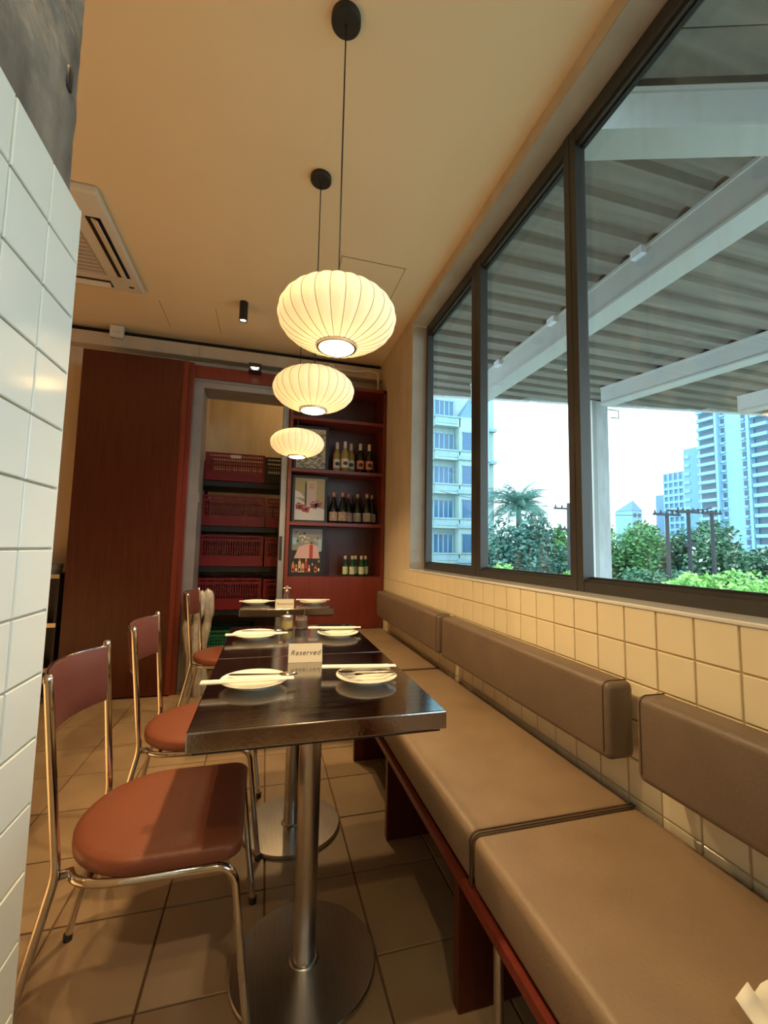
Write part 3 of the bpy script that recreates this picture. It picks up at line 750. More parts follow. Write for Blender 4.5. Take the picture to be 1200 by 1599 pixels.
def shade_profile(k, n):   # angle from the bottom opening up to the top opening, saucer section
    a = -pi/2 + 0.31 + (pi-0.62)*k/n
    r = 0.183*abs(cos(a))**0.93; z = 0.092*sin(a)/sin(pi/2-0.31)
    return r, z
def make_pendant(x, y, label, first=None):
    t = thing('pendant_lamp', label, 'lamp', (x,y,1.8575), 0.07*y, group='saucer pendant lamps')
    if first:
        for ch in first.children: copy_tree(ch, t)
        return t
    b = MB(); nv = 20; sub = 4; rows = []
    for k in range(nv+1):
        r, z = shade_profile(k, nv); row = []
        for q in range(NR*sub):
            f = (q % sub)/sub; sag = -0.030*r*(1-(2*f-1)**2)/1.0
            rr = r + (0.055*r*(1-(2*f-1)**2)*0.6 - 0.014*r)
            a = 2*pi*q/(NR*sub); row.append(b.bm.verts.new((rr*cos(a), rr*sin(a), z)))
        rows.append(row)
    n = NR*sub
    for A, B in zip(rows, rows[1:]):
        for i in range(n): b.bm.faces.new([A[i], A[(i+1)%n], B[(i+1)%n], B[i]])
    sh = b.build('shade', M_shade, t, smooth=25, fix=False)
    b = MB()
    for q in range(NR):
        a = 2*pi*q/NR; pts = []
        for k in range(0, nv+1):
            r, z = shade_profile(k, nv); r = r*0.988+0.0002; pts.append((r*cos(a), r*sin(a), z))
        MBq = MB(); MBq.tube(pts, 0.0011, 4); MBq.build('rib', M_rib, sh, smooth=80)
    b.bm.free()
    r0, z0 = shade_profile(0, nv)
    MB().lathe([(r0-0.005,z0+0.004),(r0-0.005,z0-0.007),(r0+0.002,z0-0.007),(r0+0.002,z0+0.004),(r0-0.005,z0+0.004)], 48).build('bottom_ring', M_steel, t, smooth=30)
    MB().lathe([(r0-0.005,-z0-0.003),(r0+0.002,-z0-0.003),(r0+0.002,-z0+0.003),(0.012,-z0+0.006),(0.012,-z0+0.002),(r0-0.005,-z0-0.003)], 32).build('top_cap', M_white, t, smooth=30)
    b = MB(); b.lathe([(0,0.055),(0.016,0.055),(0.016,0.098),(0.012,0.125),(0,0.125)], 14); b.build('socket', M_black, t, smooth=40)
    MB().lathe([(0,-0.035),(0.018,-0.030),(0.029,-0.012),(0.030,0.006),(0.022,0.030),(0.013,0.056),(0,0.056)], 18).build('bulb', M_bulb, t, smooth=60)
    MB().tube([(0,0,0.12),(0,0,CEIL-1.8575-0.02)], 0.0026, 8).build('cord', M_black, t, smooth=60)
    H = CEIL-1.8575
    MB().lathe([(0,H-0.001),(0.050,H-0.001),(0.050,H-0.020),(0.046,H-0.024),(0,H-0.024)], 32).build('ceiling_rose', M_black, t, smooth=40)
    lamp_light('bulb_light', 'POINT', (0,0,-0.055), LAMP_W, t, WARM, 0.022)
    return t
LAMP_W = 34.0
p1 = make_pendant(0.190, 1.290, 'nearest and largest looking saucer pendant lamp over the nearest table')
make_pendant(0.186, 1.940, 'middle saucer pendant lamp over the middle table', p1)
make_pendant(0.186, 3.000, 'farthest and smallest looking saucer pendant lamp in front of the bookcase', p1)

# ------------------------------------------------------------------ ceiling fittings
M_lens = mat('lit_lens', (1,0.95,0.85), 0.3, emit=(1.0,0.86,0.62), estr=9.0)
def cylspot(x, y, label, energy, aim, spot=70):
    t = thing('ceiling_spotlight', label, 'spotlight', (x,y,CEIL-0.145), group='black cylinder spotlights')
    MB().lathe([(0.024,0.004),(0.026,0),(0.030,0),(0.030,0.1445),(0,0.1445),(0,0.05),(0.024,0.05),(0.024,0.004)], 24).build('housing', M_black, t, smooth=40)
    MB().lathe([(0,0.012),(0.0235,0.012),(0.0235,0.016),(0,0.016)], 20).build('lens', M_lens, t)
    lamp_light('spot_light', 'SPOT', (0,0,-0.012), energy, t, WARM, 0.02, spot, 0.6, Vector(aim)-Vector((x,y,CEIL-0.157))+Vector((0,0,-0.012)))
    return t
cylspot(-0.227,3.17,'black cylinder spotlight on the ceiling near the storeroom', 40, (-0.3,2.9,0), 80)
cylspot(-0.340,0.72,'black cylinder spotlight on the ceiling over the nearest chair', 40, (0.45,1.0,0.4), 95)
cylspot(0.10,-0.55,'black cylinder spotlight on the ceiling behind the viewpoint', 34, (0.6,0.6,0.4), 100)
cylspot(-2.35,0.75,'added unseen spotlight in the hall left of the partition, bouncing light to the ceiling', 1250, (-2.35,0.75,0), 62)  # added lamp; its floor bounce warms the ceiling over the tables
cylspot(-2.45,1.75,'added unseen spotlight near the far left wall, more bounce for the ceiling', 520, (-2.5,1.7,0), 56)  # second added lamp out of view, also for light on the ceiling
cylspot(0.15,-1.55,'added unseen spotlight near the wall behind the viewpoint, brightening steel reflections', 85, (0.1,-1.75,0), 100)  # added behind the view to brighten reflections in table edges and chrome
bx = thing('box_spotlight', 'small black square spotlight over the storeroom doorway', 'spotlight', (-0.145,3.60,2.603))
MB().box((-0.05,-0.045,-0.03),(0.05,0.045,0.03)).build('housing', M_black, bx)
MB().lathe([(0,-0.008),(0.026,-0.006),(0.032,0),(0,0.0)], 18).build('lens', M_lens, bx, rot=(radians(55),0,0), loc=(0,-0.046,-0.006))
MB().box((-0.01,0.03,0.028),(0.01,0.26,0.05)).build('bracket', M_black, bx)
lamp_light('spot_light', 'SPOT', (0,-0.062,-0.03), 10, bx, WARM, 0.02, 110, 0.6, (-0.1,-1.0,-2.6))
jb = thing('junction_box', 'cream square junction box on the boxed beam', 'junction box', (-1.248,3.838,2.812))
MB().rbox((-0.05,-0.025,0),(0.05,0.012,0.10),0.004,2).build('cover', M_white, jb, smooth=40)
for x in (-0.02,0,0.02): MB().lathe([(0,0),(0.006,0),(0.006,0.003),(0,0.003)], 10, c=(0,0,0)).build('knockout', M_wall, jb, loc=(x,-0.025,0.045), rot=(pi/2,0,0))
pipe = MB(); pipe.tube([(0.55,3.84,2.80),(0.75,3.83,2.79),(0.88,3.83,2.815),(0.965,3.83,2.80),(0.975,3.83,2.70),(0.975,3.84,2.58)], 0.011, 10)
o = pipe.build('conduit_pipe', M_white, smooth=60); tag(o, 'white flexible conduit hanging from the beam above the bookcase', 'pipe')
for i, x in enumerate((0.62,)): 
    b2 = thing('conduit_clip_box', 'small white box where the conduit leaves the beam', 'junction box', (0.52,3.838,2.765))
    MB().rbox((-0.03,-0.02,0),(0.03,0.012,0.07),0.004,2).build('cover', M_white, b2, smooth=40)
# air-conditioning cassette
ac = thing('air_conditioner', 'white square ceiling cassette air conditioner beside the concrete column', 'air conditioner', (-1.34,2.76,CEIL-0.045))
MB().rbox((-0.45,-0.45,0.0),(0.45,0.45,0.0445),0.012,3).build('panel', M_white, ac, smooth=40)
for k in range(4):
    a = k*pi/2; rz = (0,0,a)
    MB().box((0.335,-0.27,-0.002),(0.408,0.27,0.004)).build('outlet_slot', M_black, ac, rot=rz)
    f = MB(); f.bar((0.372,-0.262,-0.006),(0.372,0.262,-0.006),0.045,0.006,up=(0.5,0,1)); f.build('louver', M_white, ac, rot=rz)
gr_ = MB().box((-0.27,-0.27,-0.003),(0.27,0.27,0.001)).build('intake_grille', mat('grille_grey', (0.42,0.38,0.32), 0.6), ac)
for k in range(14): MB().box((-0.26,-0.255+0.039*k,-0.006),(0.26,-0.249+0.039*k,-0.003)).build('grille_bar', M_white, gr_)
MB().box((0.37,0.37,-0.002),(0.40,0.385,0.001)).build('sensor', M_black, ac)

# ------------------------------------------------------------------ bookcase
bc = thing('bookcase', 'tall cherry red built-in bookcase at the back right', 'bookcase', (0.585,3.795,0))
def lk(p): return (p[0]-0.585, p[1]-3.795, p[2])
Y0 = 3.66; Y1 = 3.94
MB().box(lk((0.158,Y0,0.001)), lk((0.186,Y1,2.57))).build('side_panel', M_wood2, bc)
MB().box(lk((0.985,Y0,0.001)), lk((1.012,Y1,2.57))).build('side_panel', M_wood2, bc)
MB().box(lk((0.158,Y0,2.545)), lk((1.012,Y1,2.575))).build('top_panel', M_wood2, bc)
MB().box(lk((0.186,Y1-0.012,0.86)), lk((0.985,Y1,2.545))).build('back_panel', M_wood, bc)
SH = (2.262, 1.805, 1.345, 0.882)
for z in SH: MB().box(lk((0.186,Y0+0.004,z-0.028)), lk((0.985,Y1-0.012,z))).build('shelf', M_wood2, bc)
MB().box(lk((0.186,Y0+0.002,0.001)), lk((0.985,Y0+0.022,0.856))).build('cabinet_front', M_wood2, bc)
# framed pictures
def picture(x0, x1, z0, z1, label, paint):
    t = thing('framed_picture', label, 'picture', ((x0+x1)/2, 3.77, z0+0.0008), group='framed pictures on the bookcase')
    hw, H, fw = (x1-x0)/2, z1-z0, 0.022
    for a, b_ in (((-hw,0),(hw,fw)),((-hw,H-fw),(hw,H)),((-hw,fw),(-hw+fw,H-fw)),((hw-fw,fw),(hw,H-fw))):
        MB().box((a[0],-0.012,a[1]),(b_[0],0.012,b_[1])).build('frame_bar', M_black, t)
    b = MB(); ms = paint(b, hw-fw, H, fw)
    b.build('print', ms, t, fix=False)
    return t
def qd(b, pts, mi, lay=0): b.quad([(x, -0.003-0.0004*lay, z) for x, z in pts], mi)
def rc(b, x0, z0, x1, z1, mi, lay=0): qd(b, [(x0,z0),(x1,z0),(x1,z1),(x0,z1)], mi, lay)
def flat(n, c, r=0.25): return mat(n, c, r)
F_beige = flat('print_beige', (0.55,0.45,0.28)); F_dk = flat('print_black', (0.03,0.025,0.02)); F_red = flat('print_red', (0.42,0.05,0.03)); F_olive = flat('print_ochre', (0.40,0.30,0.10))
F_white = flat('print_white', (0.72,0.68,0.60)); F_pink = flat('print_pink', (0.62,0.40,0.36)); F_grey = flat('print_grey', (0.25,0.25,0.22)); F_blue = flat('window_reflection_blue', (0.30,0.48,0.62)); F_or = flat('print_orange', (0.62,0.22,0.06))
def paint1(b, hw, H, fw):
    rc(b, -hw, fw, hw, H-fw, 0); r = random.Random(2)
    for k in range(190):
        x = r.uniform(-hw*0.9,hw*0.9); z = r.uniform(fw+0.01,H-fw-0.03); a = r.choice((0.5,2.6))+r.uniform(-.2,.2); l = r.uniform(0.015,0.03)
        dx, dz = l*cos(a), l*sin(a); nx, nz = -0.0022*sin(a), 0.0022*cos(a)
        P = [(x-dx-nx,z-dz-nz),(x+dx-nx,z+dz-nz),(x+dx+nx,z+dz+nz),(x-dx+nx,z-dz+nz)]
        P = [(max(-hw,min(hw,px)), max(fw,min(H-fw,pz))) for px, pz in P]; qd(b, P, 1 if k%3 else 2, 1)
    return [F_beige, F_dk, F_grey]
def paint2(b, hw, H, fw):
    rc(b, -hw, fw, hw, H-fw, 0)
    qd(b, [(-hw,fw),(hw,fw),(hw,fw+0.10),(0,fw+0.13),(-hw,fw+0.20)], 1, 1)
    qd(b, [(-hw,fw+0.20),(-hw+0.09,fw+0.19),(-hw+0.05,fw+0.24),(-hw,fw+0.26)], 1, 1)
    rc(b, -0.03, fw+0.13, 0.055, H-fw-0.02, 2, 2); qd(b, [(-0.045,fw+0.12),(-0.03,fw+0.13),(-0.03,H-fw-0.02),(-0.045,H-fw-0.05)], 3, 2)
    rc(b, -0.005, fw+0.14, 0.03, fw+0.25, 5, 3); rc(b, -0.01, fw+0.28, 0.035, fw+0.30, 6, 3); rc(b, -0.005, fw+0.31, 0.03, fw+0.325, 6, 3)
    for cx, cz in ((-0.085,fw+0.115),(-0.03,fw+0.095),(0.075,fw+0.14),(0.04,fw+0.13)):
        qd(b, [(cx-0.035,cz-0.02),(cx+0.02,cz-0.03),(cx+0.034,cz+0.02),(cx-0.015,cz+0.04),(cx-0.036,cz+0.02)], 4, 4)
        rc(b, cx-0.012, cz-0.012, cx+0.008, cz+0.012, 3, 5); qd(b, [(cx-0.03,cz+0.015),(cx+0.02,cz+0.02),(cx+0.018,cz+0.026),(cx-0.028,cz+0.022)], 5, 5)
    return [F_olive, F_white, F_beige, F_dk, F_red, F_pink, F_or]
def paint3(b, hw, H, fw):
    rc(b, -hw, fw, hw, H-fw, 0); r = random.Random(8)
    rc(b, -hw, fw+0.20, hw, H-fw, 1, 1)
    for k in range(26):
        x = r.uniform(-hw*0.9,hw*0.8); z = r.uniform(fw+0.24,H-fw-0.03); s = r.uniform(0.008,0.02)
        qd(b, [(x,z),(x+s,z+0.3*s),(x+s*0.8,z+s),(x-0.2*s,z+s*0.8)], r.choice((2,3,4)), 2)
    rc(b, -hw+0.005, fw+0.25, -hw+0.04, fw+0.31, 5, 3); rc(b, hw-0.035, fw+0.19, hw-0.008, fw+0.30, 5, 3)  # blue patches paint the reflection of the window
    qd(b, [(-hw+0.02,fw+0.13),(hw-0.02,fw+0.13),(hw-0.04,fw+0.24),(0.02,fw+0.26),(-hw+0.06,fw+0.23)], 6, 3)
    rc(b, 0.02, fw+0.13, 0.05, fw+0.25, 7, 4)
    for k in range(9):
        x = -hw+0.005+k*0.0275; h = r.uniform(0.04,0.10)
        rc(b, x, fw+0.01, x+0.022, fw+0.01+h, r.choice((7,8,4,2)), 5); rc(b, x+0.004, fw+0.02, x+0.018, fw+0.045, r.choice((3,3,7,2)), 6)
        qd(b, [(x+0.004,fw+0.01+h),(x+0.018,fw+0.01+h),(x+0.014,fw+0.03+h),(x+0.007,fw+0.03+h)], r.choice((4,7,8)), 5)
    return [F_dk, F_grey, F_dk, F_white, F_beige, F_blue, F_pink, F_red, F_or]
picture(0.204,0.506,SH[1],2.205,'black framed print of beige line drawing, behind the farthest lamp',paint1)
picture(0.206,0.512,SH[2],1.760,'black framed print of red packages on the middle shelf',paint2)
picture(0.196,0.502,SH[3],1.312,'black framed print crowded with red packages on the lowest shelf',paint3)
# bottles
M_bg = mat('black_wine_glass', (0.012,0.014,0.012), 0.08); M_bpale = mat('pale_wine_glass', (0.34,0.26,0.10), 0.08); M_bgreen = mat('green_bottle_glass', (0.012,0.07,0.03), 0.08)
M_capw = mat('silver_capsule', (0.62,0.60,0.54), 0.4); M_capp = mat('pink_capsule', (0.55,0.24,0.20), 0.4); M_capc = mat('cork_tan_capsule', (0.48,0.33,0.22), 0.5)
M_lw = mat('white_label', (0.72,0.68,0.58), 0.7); M_lp = mat('salmon_label', (0.60,0.24,0.14), 0.7); M_lc = mat('cream_label', (0.58,0.50,0.38), 0.7, col2=(0.42,0.30,0.22), vscale=60); M_lg = mat('grey_label', (0.34,0.36,0.36), 0.7, col2=(0.5,0.45,0.4), vscale=60); M_lgn = mat('green_white_label', (0.35,0.55,0.32), 0.7, col2=(0.75,0.75,0.6), vscale=70)
PROTO = {}
def bottle(kind, x, y, z, label, group, s=1.0):
    spec = {'white': ('slim',M_bpale,M_capw,M_lw), 'rose': ('slim',M_bg,M_capw,M_lp), 'burg_p': ('burg',M_bg,M_capp,M_lc), 'burg_t': ('burg',M_bg,M_capc,M_lg), 'beer': ('beer',M_bgreen,M_capw,M_lgn)}[kind]
    t = thing('wine_bottle' if kind != 'beer' else 'glass_bottle', label, 'bottle', (x,y,z), group=group)
    if kind in PROTO:
        for ch in PROTO[kind].children: copy_tree(ch, t)
    else:
        PROTO[kind] = t
        if spec[0] == 'slim': pr = [(0,0.001),(0.034,0.001),(0.037,0.006),(0.037,0.165),(0.034,0.185),(0.020,0.208),(0.0145,0.225),(0.0145,0.285),(0,0.285)]; la = (0.045,0.125,0.0376); cp = (0.222,0.0153,0.288)
        elif spec[0] == 'burg': pr = [(0,0.001),(0.037,0.001),(0.041,0.006),(0.041,0.120),(0.037,0.145),(0.024,0.185),(0.0155,0.220),(0.0145,0.28),(0,0.28)]; la = (0.025,0.105,0.0416); cp = (0.238,0.0152,0.283)
        else: pr = [(0,0.001),(0.025,0.001),(0.0265,0.004),(0.0265,0.095),(0.020,0.120),(0.0125,0.145),(0.0125,0.178),(0,0.178)]; la = (0.018,0.085,0.0271); cp = (0.150,0.0135,0.182)
        MB().lathe(pr, 20).build('glass_body', spec[1], t, smooth=50)
        b = MB(); n = 14; A = [];
        for k in range(n+1):
            a = -pi/2 - 1.25 + 2.5*k/n; A.append((la[2]*cos(a), la[2]*sin(a)))
        for k in range(n): b.quad([(A[k][0],A[k][1],la[0]),(A[k+1][0],A[k+1][1],la[0]),(A[k+1][0],A[k+1][1],la[1]),(A[k][0],A[k][1],la[1])])
        lbm = b.build('label', spec[3], t, smooth=60, fix=False)
        if kind in ('white','rose'):
            b = MB()
            for k in range(4,10): 
                zz = 0.004*(abs(k-6.5)); b.quad([(A[k][0]*1.01,A[k][1]*1.01,0.062+zz),(A[k+1][0]*1.01,A[k+1][1]*1.01,0.062+zz),(A[k+1][0]*1.01,A[k+1][1]*1.01,0.104-zz),(A[k][0]*1.01,A[k][1]*1.01,0.104-zz)])
            b.build('emblem', F_dk, lbm, smooth=60, fix=False)
        MB().lathe([(cp[1]-0.0005,cp[0]),(cp[1],cp[0]+0.002),(cp[1],cp[2]-0.002),(0,cp[2])], 16).build('capsule', spec[2], t, smooth=50)
    t.scale = (s,s,s); return t
for i, (x, dy) in enumerate(((0.595,0.02),(0.660,-0.03),(0.725,0.03))):
    bottle('white', x, 3.79+dy, SH[1], ('leftmost pale wine bottle with white label, top bottle shelf','middle, foremost pale wine bottle with white label','rightmost of the three pale wine bottles')[i], 'wine bottles on the top shelf')
for i, x in enumerate((0.808,0.892)):
    bottle('rose', x, 3.79, SH[1], ('dark bottle with salmon label beside the pale bottles','dark bottle with salmon label nearest the bookcase end')[i], 'wine bottles on the top shelf')
for i, (x, dy, k) in enumerate(((0.572,0,'burg_p'),(0.650,-0.02,'burg_p'),(0.716,0.05,'burg_p'),(0.797,0.03,'burg_t'),(0.878,-0.01,'burg_t'),(0.940,0.06,'burg_t'))):
    bottle(k, x, 3.79+dy, SH[2], ('first dark wine bottle from the left, pink capsule','second dark wine bottle from the left, pink capsule','third dark wine bottle from the left, pink capsule','fourth dark wine bottle from the left, tan capsule','fifth dark wine bottle from the left, tan capsule','sixth dark wine bottle, farthest right of the row')[i], 'dark wine bottles on the middle shelf')
for i, (x, dy) in enumerate(((0.693,0),(0.752,-0.02),(0.796,0.05),(0.836,-0.02),(0.884,0.03))):
    bottle('beer', x, 3.79+dy, SH[3], ('first small green bottle from the left, lowest shelf','second small green bottle from the left, lowest shelf','third small green bottle, set back between its neighbours','fourth small green bottle from the left, lowest shelf','fifth small green bottle, farthest right, lowest shelf')[i], 'small green bottles on the lowest shelf')

# ------------------------------------------------------------------ storeroom rack and crates
M_cr = mat('red_crate_plastic', (0.20,0.010,0.013), 0.4); M_crk = mat('black_crate_plastic', (0.015,0.015,0.017), 0.45); M_crg = mat('green_crate_plastic', (0.02,0.16,0.08), 0.45)
M_shelfb = mat('black_rack_shelf', (0.014,0.014,0.016), 0.5)
rk = thing('storage_rack', 'black metal storage rack filled with red crates', 'rack', (0.0,4.44,0))
RX0, RX1, RY0, RY1 = -0.625, 0.62, 4.21, 4.67
for x in (RX0, RX1-0.03):
    for y in (RY0, RY1-0.03): MB().box((x,y-4.44,0),(x+0.03,y+0.03-4.44,1.735)).build('upright', M_shelfb, rk)
RZ = (1.735,1.312,0.942,0.548,0.16)
for z in RZ: MB().rbox((RX0,RY0-4.44,z-0.055),(RX1,RY1-4.44,z),0.004,1).build('shelf', M_shelfb, rk)
def crate(x0, x1, z, h, label, m, y0=4.20, dep=0.40, tagc=False):
    t = thing('crate', label, 'crate', ((x0+x1)/2, y0+dep/2, z+0.001), group='storage crates')
    hw, hd = (x1-x0)/2, dep/2; th = 0.010
    MB().box((-hw,-hd,0),(hw,hd,th)).build('bottom', m, t)
    def wallp(nm, a, b_, n):
        g = MB(); a = Vector(a); b_ = Vector(b_); L = (b_-a).length
        for zz in (0.012, h*0.30, h-0.045): g.bar(a+Vector((0,0,zz)), b_+Vector((0,0,zz)), th, 0.022)
        g.bar(a+Vector((0,0,h-0.008)), b_+Vector((0,0,h-0.008)), th*2.2, 0.016)
        for zz in (h*0.47, h*0.62): g.bar(a+Vector((0,0,zz)), b_+Vector((0,0,zz)), th*0.8, 0.007)
        for k in range(n+1):
            p = a.lerp(b_, k/n); wd = 0.008 if 0 < k < n else 0.024
            g.bar(p+Vector((0,0,0)), p+Vector((0,0,h)), wd, th*0.9, up=(b_-a).cross(Vector((0,0,1))))
        for k in range(n):
            p = a.lerp(b_, (k+0.5)/n); g.bar(p, p+Vector((0,0,h*0.30)), L/n, th*0.6, up=(b_-a).cross(Vector((0,0,1))))
        return tag(g.build(nm, m, t), kind='stuff')
    n = max(6, int((x1-x0)/0.021))
    wallp('front_lattice', (-hw,-hd,0), (hw,-hd,0), n); wallp('back_lattice', (-hw,hd,0), (hw,hd,0), 8)
    wallp('side_lattice', (-hw,-hd,0), (-hw,hd,0), 14); wallp('side_lattice', (hw,-hd,0), (hw,hd,0), 14)
    if tagc: MB().box((-0.045,-hd-0.012,h-0.045),(0.045,-hd-0.004,h-0.015)).build('name_tag', M_lw, t)
    return t
crate(-0.560,-0.048,RZ[0],0.262,'bright red slatted crate on top of the rack',M_cr,tagc=True)
crate(-0.025,0.34,RZ[0],0.250,'black slatted crate on top of the rack',M_crk)
crate(-0.625,-0.580,RZ[0],0.19,'sliver of a small red crate left of the bright red one',M_cr,y0=4.26,dep=0.36)
for i, z in enumerate(RZ[1:4]):
    nm = ('upper','middle','lower')[i]
    crate(-0.575,-0.035,z,0.285,'wide dark red crate on the %s rack shelf' % nm,M_cr)
    crate(0.005,0.45,z,0.275,'dark red crate at the right end of the %s rack shelf' % nm,M_cr)
crate(-0.54,-0.10,0.161,0.20,'green slatted crate low on the rack',M_crg)
lamp_light('storeroom_bulb', 'POINT', (0,0,-0.08), 4, thing('storeroom_lamp','bare warm bulb on the storeroom ceiling','lamp',(0.25,4.25,2.82)), WARM, 0.05)
slp = bpy.data.objects['storeroom_lamp']
MB().lathe([(0,0.08),(0.05,0.08),(0.05,0.05),(0.02,0.03),(0.02,0.0),(0,0)], 16).build('holder', M_white, slp, smooth=50)
MB().lathe([(0,-0.06),(0.02,-0.055),(0.03,-0.035),(0.02,-0.005),(0.015,0),(0,0)], 14).build('bulb', M_bulb, slp, smooth=60)
# plastic wrapped rolls in the doorway
M_wrap = mat('wrinkled_clear_plastic', (0.62,0.58,0.50), 0.25, col2=(0.30,0.27,0.22), vscale=14, stretch=(2,2,0.6), bump=0.8, bscale=30)
wr_ = thing('wrapped_bundle', 'upright bundle of rolls wrapped in wrinkled plastic by the doorway', 'bundle', (-0.475,3.58,0))
for k, (dx, dy, rr, h) in enumerate(((-0.058,0.02,0.036,0.795),(0.0,-0.02,0.033,0.79),(0.052,0.01,0.038,0.80))):
    b = MB(); n = 18; rows = []
    for j in range(34):
        z = h*j/33; cap = min(1.0, math.sqrt(max(0.0, (h-z)/0.035))) if h-z < 0.035 else 1.0
        pin = 1-0.22*math.exp(-((z-0.55)/0.03)**2)-0.18*math.exp(-((z-0.3)/0.03)**2)
        row = []
        for q in range(n):
            a = 2*pi*q/n; nn = 1+0.16*noise.noise(Vector((cos(a)*2+k*5, sin(a)*2, z*14)))
            row.append(b.bm.verts.new((dx+rr*pin*cap*nn*cos(a)+0.02*sin(z*9+k), dy+rr*pin*cap*nn*sin(a), z)))
        rows.append(row)
    for A, B in zip(rows, rows[1:]):
        for q in range(n): b.bm.faces.new([A[q], A[(q+1)%n], B[(q+1)%n], B[q]])
    b.bm.faces.new(rows[0][::-1]); b.bm.faces.new(rows[-1])
    b.build('roll', M_wrap, wr_, smooth=70)
# service counter left of the sliding door
sc_ = thing('service_shelf', 'dark service shelf with steel edges behind the sliding door', 'shelf', (-1.95,3.78,0))
for x in (-0.5,0.49): MB().box((x,-0.12,0),(x+0.02,0.15,0.90)).build('side_panel', M_black, sc_)
MB().box((-0.5,0.13,0),(0.51,0.15,0.90)).build('back_panel', M_black, sc_)
for z in (0.235,0.55,0.90):
    p = MB().box((-0.5,-0.12,z-0.03),(0.51,0.13,z)).build('shelf_board', M_wood, sc_)
    MB().box((-0.5,-0.128,z-0.03),(0.51,-0.12,z)).build('steel_edge', M_steel, p)
bs = thing('wicker_basket', 'small woven basket on the service shelf beside the door panel', 'basket', (-1.55,3.76,0.901))
b = MB(); b.lathe([(0,0.0),(0.075,0.0),(0.085,0.07),(0.080,0.07),(0.070,0.006),(0,0.006)], 20); b.build('bowl', mat('wicker', (0.40,0.33,0.24), 0.8, col2=(0.2,0.15,0.1), vscale=60), bs, smooth=50)
MB().lathe([(0,0.055),(0.045,0.06),(0.06,0.05),(0.05,0.03),(0,0.03)], 14).build('folded_cloth', M_paper, bs, smooth=60)

# ------------------------------------------------------------------ table settings
ZT_ = 0.7505
def plate(x, y, r, label, first=None):
    t = thing('dinner_plate', label, 'plate', (x,y,ZT_), group='ivory dinner plates')
    s = r/0.09
    if first:
        for ch in first.children: copy_tree(ch, t)
    else:
        MB().lathe([(0,0.003),(0.045,0.003),(0.048,0),(0.052,0.0),(0.055,0.004),(0.072,0.011),(0.088,0.017),(0.090,0.0185),(0.0885,0.020),(0.070,0.014),(0.055,0.0085),(0.050,0.007),(0,0.0065)], 48).build('dish', M_china, t, smooth=50)
        MB().lathe([(0.0885,0.0198),(0.0900,0.0200),(0.0903,0.0185),(0.0890,0.0175)], 48).build('rim', M_china, t, smooth=60)
    t.scale = (s,s,1); return t
pA = plate(-0.015,1.262,0.090,'ivory plate with paper sleeve across it, front left of nearest table')
plate(0.298,1.238,0.088,'ivory plate holding spoon and fork, front right of nearest table',pA)
plate(-0.026,1.900,0.092,'ivory plate on the left side of the middle table',pA)
plate(0.318,1.872,0.088,'ivory plate on the right side of the middle table',pA)
plate(-0.045,2.985,0.092,'ivory plate on the left side of the farthest table',pA)
plate(0.326,2.950,0.090,'ivory plate on the right side of the farthest table',pA)
def sleeve(p, q, label, z=0.7725, wd=0.028):
    p = Vector((p[0],p[1],0)); q = Vector((q[0],q[1],0)); c = (p+q)/2; d = q-p; L = d.length
    t = thing('chopstick_sleeve', label, 'chopstick sleeve', (c.x,c.y,z), math.atan2(d.y,d.x), group='paper chopstick sleeves')
    MB().rbox((-L/2,-wd/2,0),(L/2-0.02,wd/2,0.005),0.0015,1).build('paper_sleeve', M_paper, t, smooth=40)
    MB().rbox((L/2-0.021,-wd/2+0.003,0.001),(L/2,wd/2-0.002,0.0045),0.0015,1).build('folded_end', M_paper, t, smooth=40)
    MB().box((-L/2+0.02,-wd*0.25,0.005),(L/2-0.05,-wd*0.12,0.0053)).build('printed_stripe', mat('tan_print',(0.55,0.42,0.25),0.7) if 'tan_print' not in bpy.data.materials else bpy.data.materials['tan_print'], t)
    return t
sleeve((-0.150,1.228),(0.090,1.226),'white paper sleeve lying across the front left plate')
sleeve((0.178,1.318),(0.402,1.285),'white paper sleeve lying behind the spoon on the front right plate')
sleeve((-0.142,1.852),(0.104,1.856),'white paper sleeve across the middle table left plate')
sleeve((0.198,1.955),(0.432,1.925),'white paper sleeve across the middle table right plate')
sleeve((-0.150,2.945),(0.075,2.940),'white paper sleeve across the farthest table left plate')
sleeve((0.215,2.995),(0.440,2.960),'white paper sleeve across the farthest table right plate')
